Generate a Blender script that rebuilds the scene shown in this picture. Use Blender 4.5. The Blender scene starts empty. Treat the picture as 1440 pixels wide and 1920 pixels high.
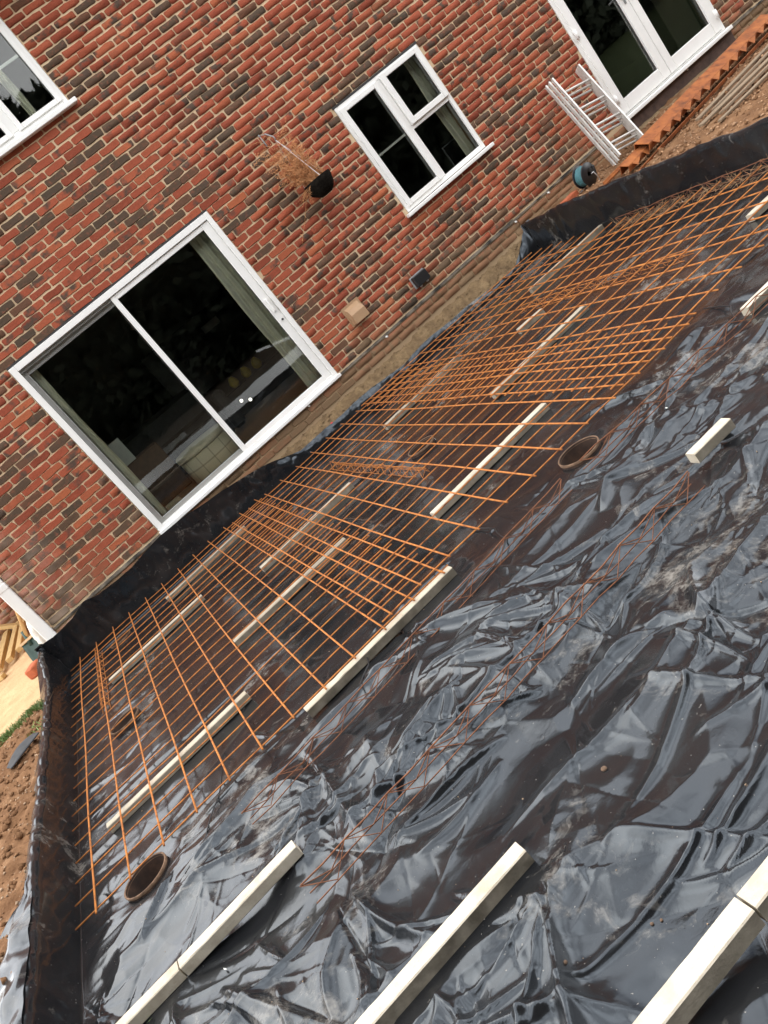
import bpy, bmesh, math, random
import numpy as np
from mathutils import Vector, Matrix

R = math.radians
rng = np.random.default_rng(7)
random.seed(7)
scene = bpy.context.scene
COL = scene.collection

# ------------------------------------------------------------------ camera
CAM = Vector((0.0342, -8.6912, 1.2706))
YAW, PITCH, ROLL = 0.2059, -0.2931, -0.6962
fwd = Vector((math.sin(YAW) * math.cos(PITCH), math.cos(YAW) * math.cos(PITCH), math.sin(PITCH)))
rgt = Vector((math.cos(YAW), -math.sin(YAW), 0))
upv = rgt.cross(fwd)
r2 = rgt * math.cos(ROLL) + upv * math.sin(ROLL)
u2 = -rgt * math.sin(ROLL) + upv * math.cos(ROLL)
cd = bpy.data.cameras.new('camera')
cam = bpy.data.objects.new('camera', cd)
COL.objects.link(cam)
cam.matrix_world = Matrix(((r2.x, u2.x, -fwd.x, CAM.x), (r2.y, u2.y, -fwd.y, CAM.y), (r2.z, u2.z, -fwd.z, CAM.z), (0, 0, 0, 1)))
cd.sensor_fit = 'HORIZONTAL'
cd.sensor_width = 36
cd.lens = 36 * 1627.3 / 1440
cd.clip_start = 0.05
cd.clip_end = 500
scene.camera = cam

# ------------------------------------------------------------------ sky, sun, exposure
SUN = Vector((-0.40, 0.45, 0.80)).normalized()      # towards the sun
world = bpy.data.worlds.new('World')
scene.world = world
world.use_nodes = True
wn, wl = world.node_tree.nodes, world.node_tree.links
wn.clear()
sky = wn.new('ShaderNodeTexSky')
sky.sky_type = 'NISHITA'
sky.sun_disc = False
sky.sun_elevation = math.asin(SUN.z)
sky.sun_rotation = math.atan2(SUN.x, SUN.y)
sky.dust_density = 2.5
sky.air_density = 1.0
hs = wn.new('ShaderNodeHueSaturation')
hs.inputs['Saturation'].default_value = 0.5
# thin broken cloud spread over the whole sky
tc = wn.new('ShaderNodeTexCoord')
cn = wn.new('ShaderNodeTexNoise')
cn.inputs['Scale'].default_value = 2.6
cn.inputs['Detail'].default_value = 6
cr = wn.new('ShaderNodeMapRange')
cr.inputs['From Min'].default_value = 0.30
cr.inputs['From Max'].default_value = 0.62
mixc = wn.new('ShaderNodeMix')
mixc.data_type = 'RGBA'
mixc.inputs['B'].default_value = (23.4, 23.5, 23.8, 1)
bg = wn.new('ShaderNodeBackground')
bg.inputs['Strength'].default_value = 0.14
wo = wn.new('ShaderNodeOutputWorld')
wl.new(sky.outputs[0], hs.inputs['Color'])
wl.new(tc.outputs['Generated'], cn.inputs['Vector'])
wl.new(cn.outputs['Fac'], cr.inputs['Value'])
wl.new(cr.outputs[0], mixc.inputs['Factor'])
wl.new(hs.outputs[0], mixc.inputs['A'])
wl.new(mixc.outputs['Result'], bg.inputs['Color'])
wl.new(bg.outputs[0], wo.inputs['Surface'])

sl = bpy.data.lights.new('sun', 'SUN')
sl.energy = 0.9
sl.angle = R(50)
sl.color = (1.0, 0.93, 0.82)
sun = bpy.data.objects.new('sun', sl)
COL.objects.link(sun)
sun.rotation_euler = SUN.to_track_quat('Z', 'Y').to_euler()
sun.location = (-8, -8, 12)

scene.view_settings.view_transform = 'Standard'
scene.view_settings.look = 'None'
scene.view_settings.gamma = 1
scene.view_settings.use_curve_mapping = False
scene.view_settings.exposure = 0.40
scene.render.engine = 'CYCLES'
scene.cycles.use_denoising = True
scene.cycles.max_bounces = 8
scene.cycles.transparent_max_bounces = 12

# ------------------------------------------------------------------ helpers
def link(o, parent=None):
    COL.objects.link(o)
    if parent is not None:
        o.parent = parent
    return o

def tag(o, label=None, cat=None, group=None, kind=None):
    if label: o['label'] = label
    if cat: o['category'] = cat
    if group: o['group'] = group
    if kind: o['kind'] = kind
    return o

def empty(name, loc=(0, 0, 0), parent=None):
    o = bpy.data.objects.new(name, None)
    o.empty_display_size = 0.1
    o.location = loc
    return link(o, parent)

class MB:
    """collects vertices and faces for one mesh"""
    def __init__(s):
        s.v, s.f = [], []
    def quad(s, a, b, c, d):
        n = len(s.v); s.v += [tuple(a), tuple(b), tuple(c), tuple(d)]; s.f.append((n, n+1, n+2, n+3)); return s
    def box(s, x0, x1, y0, y1, z0, z1, bev=0.0):
        if bev <= 0:
            n = len(s.v)
            s.v += [(x, y, z) for z in (z0, z1) for y in (y0, y1) for x in (x0, x1)]
            s.f += [tuple(n+i for i in q) for q in ((0,2,3,1),(4,5,7,6),(0,1,5,4),(2,6,7,3),(0,4,6,2),(1,3,7,5))]
            return s
        b = bev
        n = len(s.v)
        idx = {}
        X, Y, Z = (x0, x1), (y0, y1), (z0, z1)
        for i in (0, 1):
            for j in (0, 1):
                for k in (0, 1):
                    sx, sy, sz = 1-2*i, 1-2*j, 1-2*k
                    for ax, off in ((0, (0, b*sy, b*sz)), (1, (b*sx, 0, b*sz)), (2, (b*sx, b*sy, 0))):
                        idx[(i, j, k, ax)] = len(s.v)
                        s.v.append((X[i]+off[0], Y[j]+off[1], Z[k]+off[2]))
        I = idx
        for i in (0, 1):
            q = [I[(i,0,0,0)], I[(i,1,0,0)], I[(i,1,1,0)], I[(i,0,1,0)]]
            s.f.append(tuple(q if i else q[::-1]))
            q = [I[(0,i,0,1)], I[(1,i,0,1)], I[(1,i,1,1)], I[(0,i,1,1)]]
            s.f.append(tuple(q[::-1] if i else q))
            q = [I[(0,0,i,2)], I[(1,0,i,2)], I[(1,1,i,2)], I[(0,1,i,2)]]
            s.f.append(tuple(q if i else q[::-1]))
        for i in (0, 1):
            for j in (0, 1):
                s.f.append((I[(i,j,0,0)], I[(i,j,1,0)], I[(i,j,1,1)], I[(i,j,0,1)]))
                s.f.append((I[(i,0,j,0)], I[(i,1,j,0)], I[(i,1,j,2)], I[(i,0,j,2)]))
                s.f.append((I[(0,i,j,1)], I[(1,i,j,1)], I[(1,i,j,2)], I[(0,i,j,2)]))
                for k in (0, 1):
                    pass
        for i in (0, 1):
            for j in (0, 1):
                for k in (0, 1):
                    s.f.append((I[(i,j,k,0)], I[(i,j,k,1)], I[(i,j,k,2)]))
        return s
    def tube(s, pts, r, n=6, caps=True):
        pts = [Vector(p) for p in pts]
        rs = r if hasattr(r, '__len__') else [r] * len(pts)
        base = len(s.v)
        t = (pts[1] - pts[0]).normalized()
        a = t.orthogonal().normalized()
        for i, p in enumerate(pts):
            if i == 0: t = pts[1] - pts[0]
            elif i == len(pts) - 1: t = pts[i] - pts[i-1]
            else: t = (pts[i+1] - pts[i]).normalized() + (pts[i] - pts[i-1]).normalized()
            if t.length < 1e-9: t = Vector((0, 0, 1))
            t.normalize()
            a = (a - t * a.dot(t))
            a = a.normalized() if a.length > 1e-6 else t.orthogonal().normalized()
            b = t.cross(a)
            for k in range(n):
                th = 2 * math.pi * k / n
                s.v.append(tuple(p + (a * math.cos(th) + b * math.sin(th)) * rs[i]))
        for i in range(len(pts) - 1):
            for k in range(n):
                k2 = (k + 1) % n
                s.f.append((base+i*n+k, base+i*n+k2, base+(i+1)*n+k2, base+(i+1)*n+k))
        if caps:
            s.f.append(tuple(base + k for k in range(n))[::-1])
            s.f.append(tuple(base + (len(pts)-1)*n + k for k in range(n)))
        return s
    def lathe(s, prof, n=24, c=(0, 0, 0)):
        base = len(s.v)
        for (r, z) in prof:
            for k in range(n):
                th = 2 * math.pi * k / n
                s.v.append((c[0] + r*math.cos(th), c[1] + r*math.sin(th), c[2] + z))
        for i in range(len(prof) - 1):
            for k in range(n):
                k2 = (k + 1) % n
                s.f.append((base+i*n+k, base+i*n+k2, base+(i+1)*n+k2, base+(i+1)*n+k))
        return s
    def build(s, name, mat, parent=None, smooth=False):
        me = bpy.data.meshes.new(name)
        me.from_pydata(s.v, [], s.f)
        me.update()
        bm = bmesh.new(); bm.from_mesh(me)
        bmesh.ops.recalc_face_normals(bm, faces=bm.faces)
        bm.to_mesh(me); bm.free()
        if smooth:
            me.polygons.foreach_set('use_smooth', [True] * len(me.polygons))
        me.materials.append(mat)
        return link(bpy.data.objects.new(name, me), parent)

def big_mesh(name, V, F, mat, parent=None, smooth=True, attrs=None):
    """V (n,3) array, F (m,3 or 4) array"""
    me = bpy.data.meshes.new(name)
    k = F.shape[1]
    me.vertices.add(len(V)); me.vertices.foreach_set('co', np.ascontiguousarray(V, dtype=np.float32).ravel())
    me.loops.add(F.size); me.loops.foreach_set('vertex_index', np.ascontiguousarray(F, dtype=np.int32).ravel())
    me.polygons.add(len(F))
    me.polygons.foreach_set('loop_start', np.arange(0, F.size, k, dtype=np.int32))
    me.polygons.foreach_set('loop_total', np.full(len(F), k, dtype=np.int32))
    if smooth:
        me.polygons.foreach_set('use_smooth', np.ones(len(F), dtype=bool))
    for an, dom, vals in (attrs or []):
        a = me.attributes.new(an, 'FLOAT', dom)
        a.data.foreach_set('value', np.ascontiguousarray(vals, dtype=np.float32))
    me.update(calc_edges=True)
    me.materials.append(mat)
    return link(bpy.data.objects.new(name, me), parent)

def grid_faces(nx, ny):
    i = np.arange(nx - 1)[:, None] * ny + np.arange(ny - 1)[None, :]
    return np.stack([i, i + ny, i + ny + 1, i + 1], -1).reshape(-1, 4)

# numpy gradient noise ------------------------------------------------
_perm = np.random.default_rng(3).permutation(512).astype(np.int64)
_ang = np.random.default_rng(4).uniform(0, 2*np.pi, 512)
def perlin(x, y, seed=0):
    x = np.asarray(x, float) + seed * 17.31; y = np.asarray(y, float) + seed * 9.77
    xi = np.floor(x).astype(np.int64); yi = np.floor(y).astype(np.int64)
    xf, yf = x - xi, y - yi
    def gr(ix, iy, dx, dy):
        h = _perm[(_perm[ix & 511] + iy) & 511]
        a = _ang[h]
        return np.cos(a) * dx + np.sin(a) * dy
    u = xf*xf*xf*(xf*(xf*6-15)+10); v = yf*yf*yf*(yf*(yf*6-15)+10)
    n00 = gr(xi, yi, xf, yf); n10 = gr(xi+1, yi, xf-1, yf)
    n01 = gr(xi, yi+1, xf, yf-1); n11 = gr(xi+1, yi+1, xf-1, yf-1)
    return ((n00*(1-u)+n10*u)*(1-v) + (n01*(1-u)+n11*u)*v) * 1.5
def fbm(x, y, o=4, seed=0):
    s = 0; a = 1
    for i in range(o):
        s = s + a * perlin(x * 2**i, y * 2**i, seed + i); a *= 0.5
    return s

# ------------------------------------------------------------------ materials
class NT:
    def __init__(s, name):
        m = bpy.data.materials.new(name); m.use_nodes = True
        s.m = m; s.n = m.node_tree.nodes; s.l = m.node_tree.links
        s.b = s.n['Principled BSDF']
    def new(s, t, **kw):
        n = s.n.new(t)
        for k, v in kw.items(): setattr(n, k, v)
        return n
    def set(s, **kw):
        for k, v in kw.items(): s.b.inputs[k.replace('_', ' ')].default_value = v
        return s
    def pos(s):
        return s.new('ShaderNodeNewGeometry').outputs['Position']
    def noise(s, scale, detail=4, rough=0.55, vec=None, dist=0.0):
        n = s.new('ShaderNodeTexNoise')
        n.inputs['Scale'].default_value = scale; n.inputs['Detail'].default_value = detail
        n.inputs['Roughness'].default_value = rough; n.inputs['Distortion'].default_value = dist
        s.l.new(vec if vec is not None else s.pos(), n.inputs['Vector'])
        return n.outputs['Fac']
    def rng(s, src, a, b, c=0.0, d=1.0):
        n = s.new('ShaderNodeMapRange')
        for k, v in zip(('From Min', 'From Max', 'To Min', 'To Max'), (a, b, c, d)): n.inputs[k].default_value = v
        s.l.new(src, n.inputs['Value']); return n.outputs[0]
    def ramp(s, src, stops, interp='LINEAR'):
        n = s.new('ShaderNodeValToRGB'); cr = n.color_ramp; cr.interpolation = interp
        while len(cr.elements) < len(stops): cr.elements.new(0.5)
        for e, (p, c) in zip(cr.elements, stops): e.position = p; e.color = (*c, 1) if len(c) == 3 else c
        s.l.new(src, n.inputs['Fac']); return n.outputs['Color']
    def mix(s, fac, a, b, mode='MIX'):
        n = s.new('ShaderNodeMix', data_type='RGBA', blend_type=mode)
        for i, v in (('Factor', fac), ('A', a), ('B', b)):
            if isinstance(v, (int, float)): n.inputs[i].default_value = v
            elif isinstance(v, tuple): n.inputs[i].default_value = (*v, 1) if len(v) == 3 else v
            else: s.l.new(v, n.inputs[i])
        return n.outputs['Result']
    def math(s, op, a, b=None):
        n = s.new('ShaderNodeMath', operation=op)
        for i, v in enumerate((a, b)):
            if v is None: continue
            if isinstance(v, (int, float)): n.inputs[i].default_value = v
            else: s.l.new(v, n.inputs[i])
        return n.outputs[0]
    def attr(s, name):
        n = s.new('ShaderNodeAttribute'); n.attribute_name = name; return n.outputs['Fac']
    def xyz(s):
        n = s.new('ShaderNodeSeparateXYZ'); s.l.new(s.pos(), n.inputs[0]); return n.outputs
    def color(s, src): s.l.new(src, s.b.inputs['Base Color']); return s
    def rough(s, src): s.l.new(src, s.b.inputs['Roughness']); return s
    def bump(s, src, strength=0.3, dist=0.01):
        n = s.new('ShaderNodeBump'); n.inputs['Strength'].default_value = strength; n.inputs['Distance'].default_value = dist
        s.l.new(src, n.inputs['Height']); s.l.new(n.outputs[0], s.b.inputs['Normal']); s.l.new(n.outputs[0], s.b.inputs['Coat Normal']); return s

def plain(name, col, rough=0.5, var=0.15, scale=20, metal=0.0, bump=0.0, spec=0.5):
    t = NT(name); n = t.noise(scale, 5)
    lo = tuple(c * (1 - var) for c in col); hi = tuple(min(1, c * (1 + var)) for c in col)
    t.color(t.ramp(n, [(0.3, lo), (0.7, hi)]))
    t.set(Roughness=rough, Metallic=metal)
    t.b.inputs['Specular IOR Level'].default_value = spec
    if bump: t.bump(t.noise(scale * 4, 4), bump, 0.004)
    return t.m

M = {}
# brick
t = NT('brick_clay')
rnd = t.attr('rnd'); rnd2 = t.attr('rnd2')
base = t.ramp(rnd, [(0.0, (0.24, 0.056, 0.030)), (0.18, (0.30, 0.070, 0.037)), (0.40, (0.335, 0.081, 0.042)), (0.62, (0.375, 0.094, 0.048)),
                    (0.76, (0.38, 0.105, 0.050)), (0.80, (0.44, 0.125, 0.055)), (0.805, (0.165, 0.072, 0.042)), (0.88, (0.115, 0.068, 0.043)), (1.0, (0.082, 0.058, 0.040))])
smn = t.noise(7, 3)
smk = t.math('MULTIPLY', t.rng(smn, 0.50, 0.60), t.rng(rnd2, 0.45, 0.65))
base = t.mix(smk, base, (0.095, 0.062, 0.045))
fleck = t.rng(t.noise(120, 3), 0.35, 0.7, 0.75, 1.25)
base = t.mix(1.0, base, t.ramp(fleck, [(0, (0, 0, 0)), (1, (1, 1, 1))]), 'MULTIPLY')
base = t.mix(t.rng(t.noise(22, 4), 0.55, 0.75, 0, 0.45), base, (0.40, 0.12, 0.07))
P = t.xyz()
mud = t.math('MULTIPLY', t.rng(P[2], 0.45, 0.0), t.rng(t.noise(3.0, 5), 0.38, 0.62, 0.0, 0.55))
mud2 = t.math('MULTIPLY', t.rng(P[2], 0.02, -0.06), 0.75)
mud = t.math('MAXIMUM', mud, mud2)
base = t.mix(mud, base, (0.24, 0.155, 0.085))
lime = t.math('MULTIPLY', t.math('MULTIPLY', t.rng(P[0], -0.75, -1.2), t.rng(P[2], 1.3, 0.6)), t.rng(t.noise(4, 5), 0.4, 0.6, 0.05, 0.42))
base = t.mix(lime, base, (0.55, 0.42, 0.33))
t.color(base)
t.set(Roughness=0.88)
t.b.inputs['Specular IOR Level'].default_value = 0.25
t.bump(t.math('ADD', t.noise(45, 5, 0.65), t.math('MULTIPLY', t.noise(240, 3), 0.4)), 0.55, 0.006)
M['brick'] = t.m
# mortar
t = NT('mortar')
P = t.xyz()
c = t.ramp(t.noise(6, 5), [(0.3, (0.55, 0.40, 0.25)), (0.7, (0.70, 0.53, 0.34))])
c = t.mix(t.math('MULTIPLY', t.rng(P[2], 0.02, -0.06), 0.8), c, (0.26, 0.17, 0.09))
t.color(c); t.set(Roughness=0.95); t.bump(t.noise(160, 4), 0.4, 0.004)
M['mortar'] = t.m
M['upvc'] = plain('white_upvc', (0.86, 0.85, 0.82), 0.32, 0.03, 8)
M['upvc_grey'] = plain('grey_aluminium_track', (0.42, 0.42, 0.40), 0.35, 0.06, 20, 0.6)
M['lead'] = plain('dark_lintel_steel', (0.035, 0.033, 0.032), 0.6, 0.2)
t = NT('grimy_damp_course')
t.color(t.ramp(t.noise(5, 5), [(0.40, (0.03, 0.026, 0.022)), (0.50, (0.16, 0.13, 0.10)), (0.68, (0.30, 0.25, 0.19))])); t.set(Roughness=0.8); t.bump(t.noise(60, 4), 0.4, 0.004)
M['dpc'] = t.m
M['gasket'] = plain('black_gasket', (0.012, 0.012, 0.012), 0.6, 0.1)
# glass: see-through pane with a clear reflection
t = NT('window_glass')
tr = t.new('ShaderNodeBsdfTransparent'); tr.inputs[0].default_value = (0.93, 0.95, 0.93, 1)
gl = t.new('ShaderNodeBsdfGlossy'); gl.inputs['Roughness'].default_value = 0.012
fr = t.new('ShaderNodeFresnel'); fr.inputs['IOR'].default_value = 1.5
fm = t.math('MULTIPLY', fr.outputs[0], 0.95)
mx = t.new('ShaderNodeMixShader')
t.l.new(fm, mx.inputs[0]); t.l.new(tr.outputs[0], mx.inputs[1]); t.l.new(gl.outputs[0], mx.inputs[2])
t.l.new(mx.outputs[0], t.n['Material Output'].inputs['Surface'])
M['glass'] = t.m
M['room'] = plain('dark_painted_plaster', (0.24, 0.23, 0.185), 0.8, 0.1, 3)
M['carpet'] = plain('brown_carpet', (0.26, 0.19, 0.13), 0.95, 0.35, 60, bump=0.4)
M['curtain'] = plain('cream_curtain', (0.78, 0.76, 0.62), 0.9, 0.1, 9)
M['ottoman_plain'] = plain('cream_wool', (0.80, 0.72, 0.52), 0.95, 0.1, 30)
# plaid
t = NT('cream_plaid_wool')
tcn = t.new('ShaderNodeTexCoord'); sx = t.new('ShaderNodeSeparateXYZ'); t.l.new(tcn.outputs['Object'], sx.inputs[0])
an = t.math('ARCTAN2', sx.outputs[1], sx.outputs[0])
s1 = t.rng(t.math('ABSOLUTE', t.math('SINE', t.math('MULTIPLY', an, 6.0))), 0.20, 0.05)
s2 = t.rng(t.math('ABSOLUTE', t.math('SINE', t.math('MULTIPLY', sx.outputs[2], 21.0))), 0.24, 0.08)
c = t.mix(t.math('MULTIPLY', s1, 0.5), (0.80, 0.71, 0.50), (0.26, 0.22, 0.15))
c = t.mix(t.math('MULTIPLY', s2, 0.5), c, (0.22, 0.19, 0.13))
t.color(c); t.set(Roughness=0.95)
M['plaid'] = t.m
M['sofa'] = plain('dark_leather', (0.035, 0.032, 0.032), 0.45, 0.2)
M['fur'] = plain('grey_sheepskin', (0.30, 0.30, 0.31), 0.95, 0.3, 60, bump=0.6)
M['card'] = plain('pale_card', (0.62, 0.64, 0.58), 0.8, 0.04)
M['paper'] = plain('cream_paper', (0.55, 0.48, 0.34), 0.9, 0.2, 120)
M['brownbox'] = plain('brown_leather', (0.10, 0.055, 0.03), 0.7, 0.2)
M['yellow'] = plain('yellow_glaze', (0.55, 0.40, 0.03), 0.4, 0.2)
M['tv'] = plain('black_screen', (0.01, 0.01, 0.011), 0.2, 0.1)
M['greyplastic'] = plain('grey_plastic', (0.32, 0.33, 0.33), 0.5, 0.1)
M['blackplastic'] = plain('black_plastic', (0.016, 0.016, 0.017), 0.35, 0.2)
M['silver'] = plain('brushed_steel', (0.6, 0.6, 0.6), 0.3, 0.1, metal=0.9)
M['vent'] = plain('buff_plastic', (0.40, 0.25, 0.14), 0.55, 0.08, 10)
M['glint'] = NT('lamp_glint').set(Emission_Color=(1, 0.95, 0.85, 1), Emission_Strength=3.0).m  # glow imitates lamp reflections in the glass, no real lamp
# rust
def rust(name, a, b, c, sc=30):
    t = NT(name)
    n = t.noise(sc, 6, 0.65)
    col = t.ramp(n, [(0.30, c), (0.48, b), (0.70, a)])
    col = t.mix(t.rng(t.noise(4, 3), 0.55, 0.75, 0, 0.5), col, b)
    t.color(col); t.set(Roughness=0.82, Metallic=0.0)
    t.b.inputs['Specular IOR Level'].default_value = 0.3
    t.bump(t.noise(260, 3), 0.4, 0.002)
    return t.m
M['rust'] = rust('orange_rust', (0.60, 0.235, 0.055), (0.44, 0.155, 0.040), (0.16, 0.056, 0.024), 26)
M['rust_dark'] = rust('brown_rust', (0.30, 0.12, 0.055), (0.20, 0.08, 0.04), (0.10, 0.045, 0.028))
M['rust_plate'] = rust('orange_rust_plate', (0.42, 0.145, 0.04), (0.30, 0.095, 0.03), (0.13, 0.048, 0.022), 9)
M['casing'] = rust('rusty_casing_steel', (0.075, 0.040, 0.024), (0.035, 0.020, 0.014), (0.018, 0.012, 0.010), 14)
M['casing_rim'] = rust('worn_casing_edge', (0.26, 0.16, 0.10), (0.15, 0.09, 0.055), (0.07, 0.042, 0.028), 30)
# concrete
t = NT('precast_concrete')
oi = t.new('ShaderNodeObjectInfo')
n1 = t.noise(9, 6, 0.6); n2 = t.noise(140, 3)
c = t.ramp(n1, [(0.28, (0.42, 0.36, 0.27)), (0.5, (0.60, 0.53, 0.42)), (0.75, (0.70, 0.63, 0.51))])
c = t.mix(t.rng(n2, 0.62, 0.75, 0, 0.5), c, (0.25, 0.22, 0.18))
c = t.mix(t.rng(oi.outputs['Random'], 0.0, 1.0, 0.0, 0.30), c, (0.40, 0.34, 0.25))
stain_shade = t.math('MULTIPLY', t.attr('side'), t.rng(t.noise(11, 5), 0.30, 0.62, 0.55, 0.95))  # bar sides darkened in colour: shade painted in along with stain
stain_shade = t.math('MULTIPLY', stain_shade, t.attr('side_dark'))
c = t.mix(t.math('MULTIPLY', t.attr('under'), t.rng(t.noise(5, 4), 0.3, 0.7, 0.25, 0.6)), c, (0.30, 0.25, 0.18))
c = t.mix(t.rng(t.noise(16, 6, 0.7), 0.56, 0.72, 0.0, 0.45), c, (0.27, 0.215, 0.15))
c = t.mix(stain_shade, c, (0.085, 0.070, 0.048))
t.color(c); t.set(Roughness=0.9); t.bump(t.math('ADD', n2, t.noise(40, 4)), 0.35, 0.004)
M['concrete'] = t.m
# membrane
t = NT('black_polythene')
dust_a = t.noise(1.35, 6, 0.62, dist=0.6); dust_b = t.noise(9, 6, 0.65, dist=1.0); dust_c = t.noise(60, 4)
mask = t.math('ADD', t.math('MULTIPLY', dust_a, 0.62), t.math('MULTIPLY', dust_b, 0.38))
mk = t.rng(mask, 0.565, 0.66)
mk = t.math('MULTIPLY', mk, t.rng(dust_c, 0.30, 0.62, 0.15, 0.9))
spk = t.rng(t.noise(95, 2), 0.725, 0.77, 0, 0.7)
film = t.rng(t.noise(2.2, 5, 0.6), 0.35, 0.7, 0.0, 0.03)
mk2 = t.math('MAXIMUM', t.math('MAXIMUM', t.math('MULTIPLY', mk, 0.75), spk), film)
c = t.mix(mk2, (0.0065, 0.0072, 0.0088), (0.29, 0.265, 0.23))
t.color(c)
ro = t.rng(t.noise(3.5, 5), 0.3, 0.7, 0.48, 0.60)
cro = t.rng(t.noise(3.5, 5), 0.3, 0.7, 0.11, 0.21)
t.l.new(ro, t.b.inputs['Coat Roughness'])
t.b.inputs['Coat Weight'].default_value = 0.16
t.b.inputs['Coat IOR'].default_value = 1.45
ro = t.math('ADD', ro, t.math('MULTIPLY', mk2, 0.45))
t.rough(t.math('ADD', cro, t.math('MULTIPLY', mk2, 0.5)))
t.b.inputs['Specular Tint'].default_value = (0.78, 0.89, 1.0, 1)
t.b.inputs['Specular IOR Level'].default_value = 0.60
t.bump(t.math('ADD', t.noise(26, 4, 0.5), t.math('MULTIPLY', t.noise(120, 3), 0.25)), 0.10, 0.008)
M['membrane'] = t.m
# soils
t = NT('brown_soil')
n = t.noise(5, 6, 0.65); n2 = t.noise(60, 4)
c = t.ramp(n, [(0.30, (0.13, 0.065, 0.033)), (0.55, (0.24, 0.13, 0.067)), (0.75, (0.36, 0.22, 0.125))])
c = t.mix(t.rng(n2, 0.4, 0.7, 0, 0.45), c, (0.14, 0.07, 0.035))
P = t.xyz()
edge = t.math('ADD', P[1], t.math('MULTIPLY', t.rng(t.noise(2.2, 4), 0, 1, -1, 1), 0.35))
sandm = t.math('MULTIPLY', t.rng(edge, -1.35, -1.05), t.rng(P[0], -1.0, -1.4))
sand = t.ramp(t.noise(3, 5), [(0.3, (0.50, 0.32, 0.17)), (0.7, (0.70, 0.49, 0.28))])
c = t.mix(sandm, c, sand)
far = t.math('MAXIMUM', t.math('MAXIMUM', t.rng(P[0], 9.2, 9.6), t.rng(P[1], -6.6, -7.2)), t.rng(P[0], -4.0, -4.6))
c = t.mix(far, c, t.ramp(t.noise(4, 5), [(0.3, (0.018, 0.024, 0.009)), (0.7, (0.036, 0.045, 0.018))]))
t.color(c); t.set(Roughness=1.0); t.b.inputs['Specular IOR Level'].default_value = 0.1
t.bump(t.math('ADD', n2, t.noise(18, 5)), 0.7, 0.02)
M['soil'] = t.m
t = NT('tan_subsoil')
n = t.noise(8, 6, 0.7); n2 = t.noise(70, 4)
c = t.ramp(n, [(0.3, (0.12, 0.075, 0.038)), (0.52, (0.23, 0.152, 0.078)), (0.75, (0.35, 0.245, 0.13))])
c = t.mix(t.rng(n2, 0.45, 0.7, 0, 0.5), c, (0.13, 0.08, 0.04))
t.color(c); t.set(Roughness=1.0); t.bump(t.math('ADD', n2, n), 0.8, 0.02)
M['subsoil'] = t.m
M['darksoil'] = plain('dark_topsoil', (0.075, 0.055, 0.035), 1.0, 0.5, 6, bump=0.8)
M['pebble'] = plain('pale_pebbles', (0.38, 0.26, 0.165), 0.9, 0.5, 25)
M['chip'] = plain('brown_chippings', (0.34, 0.20, 0.11), 0.9, 0.55, 18)
# timber
def wood(name, a, b, sc=(60, 60, 3)):
    t = NT(name)
    tcn = t.new('ShaderNodeTexCoord'); mp = t.new('ShaderNodeMapping')
    mp.inputs['Scale'].default_value = sc
    t.l.new(tcn.outputs['Object'], mp.inputs[0])
    n = t.noise(1.0, 5, 0.6, vec=mp.outputs[0], dist=0.4)
    t.color(t.ramp(n, [(0.3, a), (0.7, b)])); t.set(Roughness=0.8); t.bump(n, 0.2, 0.003)
    return t.m
M['timber'] = wood('new_pine', (0.50, 0.32, 0.12), (0.68, 0.48, 0.22), (40, 2.0, 40))
M['board'] = wood('sawn_board', (0.50, 0.33, 0.17), (0.64, 0.45, 0.26), (30, 2.0, 30))
M['oldwood'] = wood('grey_weathered_wood', (0.16, 0.11, 0.07), (0.30, 0.22, 0.14), (3, 50, 50))
M['ash'] = wood('ash_handle', (0.52, 0.30, 0.11), (0.66, 0.42, 0.18), (50, 50, 3))
M['alu'] = plain('dull_aluminium', (0.62, 0.60, 0.56), 0.45, 0.15, 12, 0.35)
M['teal'] = plain('teal_cable', (0.06, 0.17, 0.19), 0.5, 0.2)
M['green_paint'] = plain('dark_green_paint', (0.025, 0.06, 0.045), 0.5, 0.3)
M['redpaint'] = plain('red_marker_paint', (0.55, 0.025, 0.035), 0.7, 0.1)
M['orangebrick'] = plain('orange_clay', (0.46, 0.12, 0.05), 0.85, 0.15, 30, bump=0.3)
M['sack'] = plain('white_woven_plastic', (0.78, 0.76, 0.70), 0.6, 0.06, 30)
M['twig'] = plain('dead_ginger_foliage', (0.56, 0.27, 0.115), 0.9, 0.3, 40)
M['straw'] = plain('dry_straw', (0.34, 0.21, 0.11), 0.95, 0.4, 40)
M['bowl'] = plain('dark_coir_liner', (0.012, 0.010, 0.008), 1.0, 0.6, 60, bump=1.0, spec=0.05)
t = NT('grass_blade')
t.color(t.ramp(t.noise(30, 2), [(0.3, (0.06, 0.11, 0.022)), (0.7, (0.15, 0.22, 0.05))])); t.set(Roughness=0.6)
M['grass'] = t.m
M['leafgreen'] = plain('fresh_green_leaf', (0.22, 0.34, 0.09), 0.5, 0.2)
M['rooftile'] = plain('brown_roof_tile', (0.14, 0.07, 0.05), 0.85, 0.3, 10)
M['darkstone'] = plain('brown_crumb', (0.13, 0.08, 0.05), 0.9, 0.4, 60)
M['darkscrap'] = plain('matt_dark_sheet', (0.03, 0.032, 0.036), 0.7, 0.3, 20)
M['plinth'] = plain('shaded_brick', (0.075, 0.045, 0.034), 0.9, 0.3, 14, bump=0.4)  # dark tone holds the shade below the french door threshold
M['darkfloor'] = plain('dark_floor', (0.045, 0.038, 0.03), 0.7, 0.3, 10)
M['hedge'] = plain('added_hedge_leaf', (0.018, 0.024, 0.012), 0.9, 0.2, 3)

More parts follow.
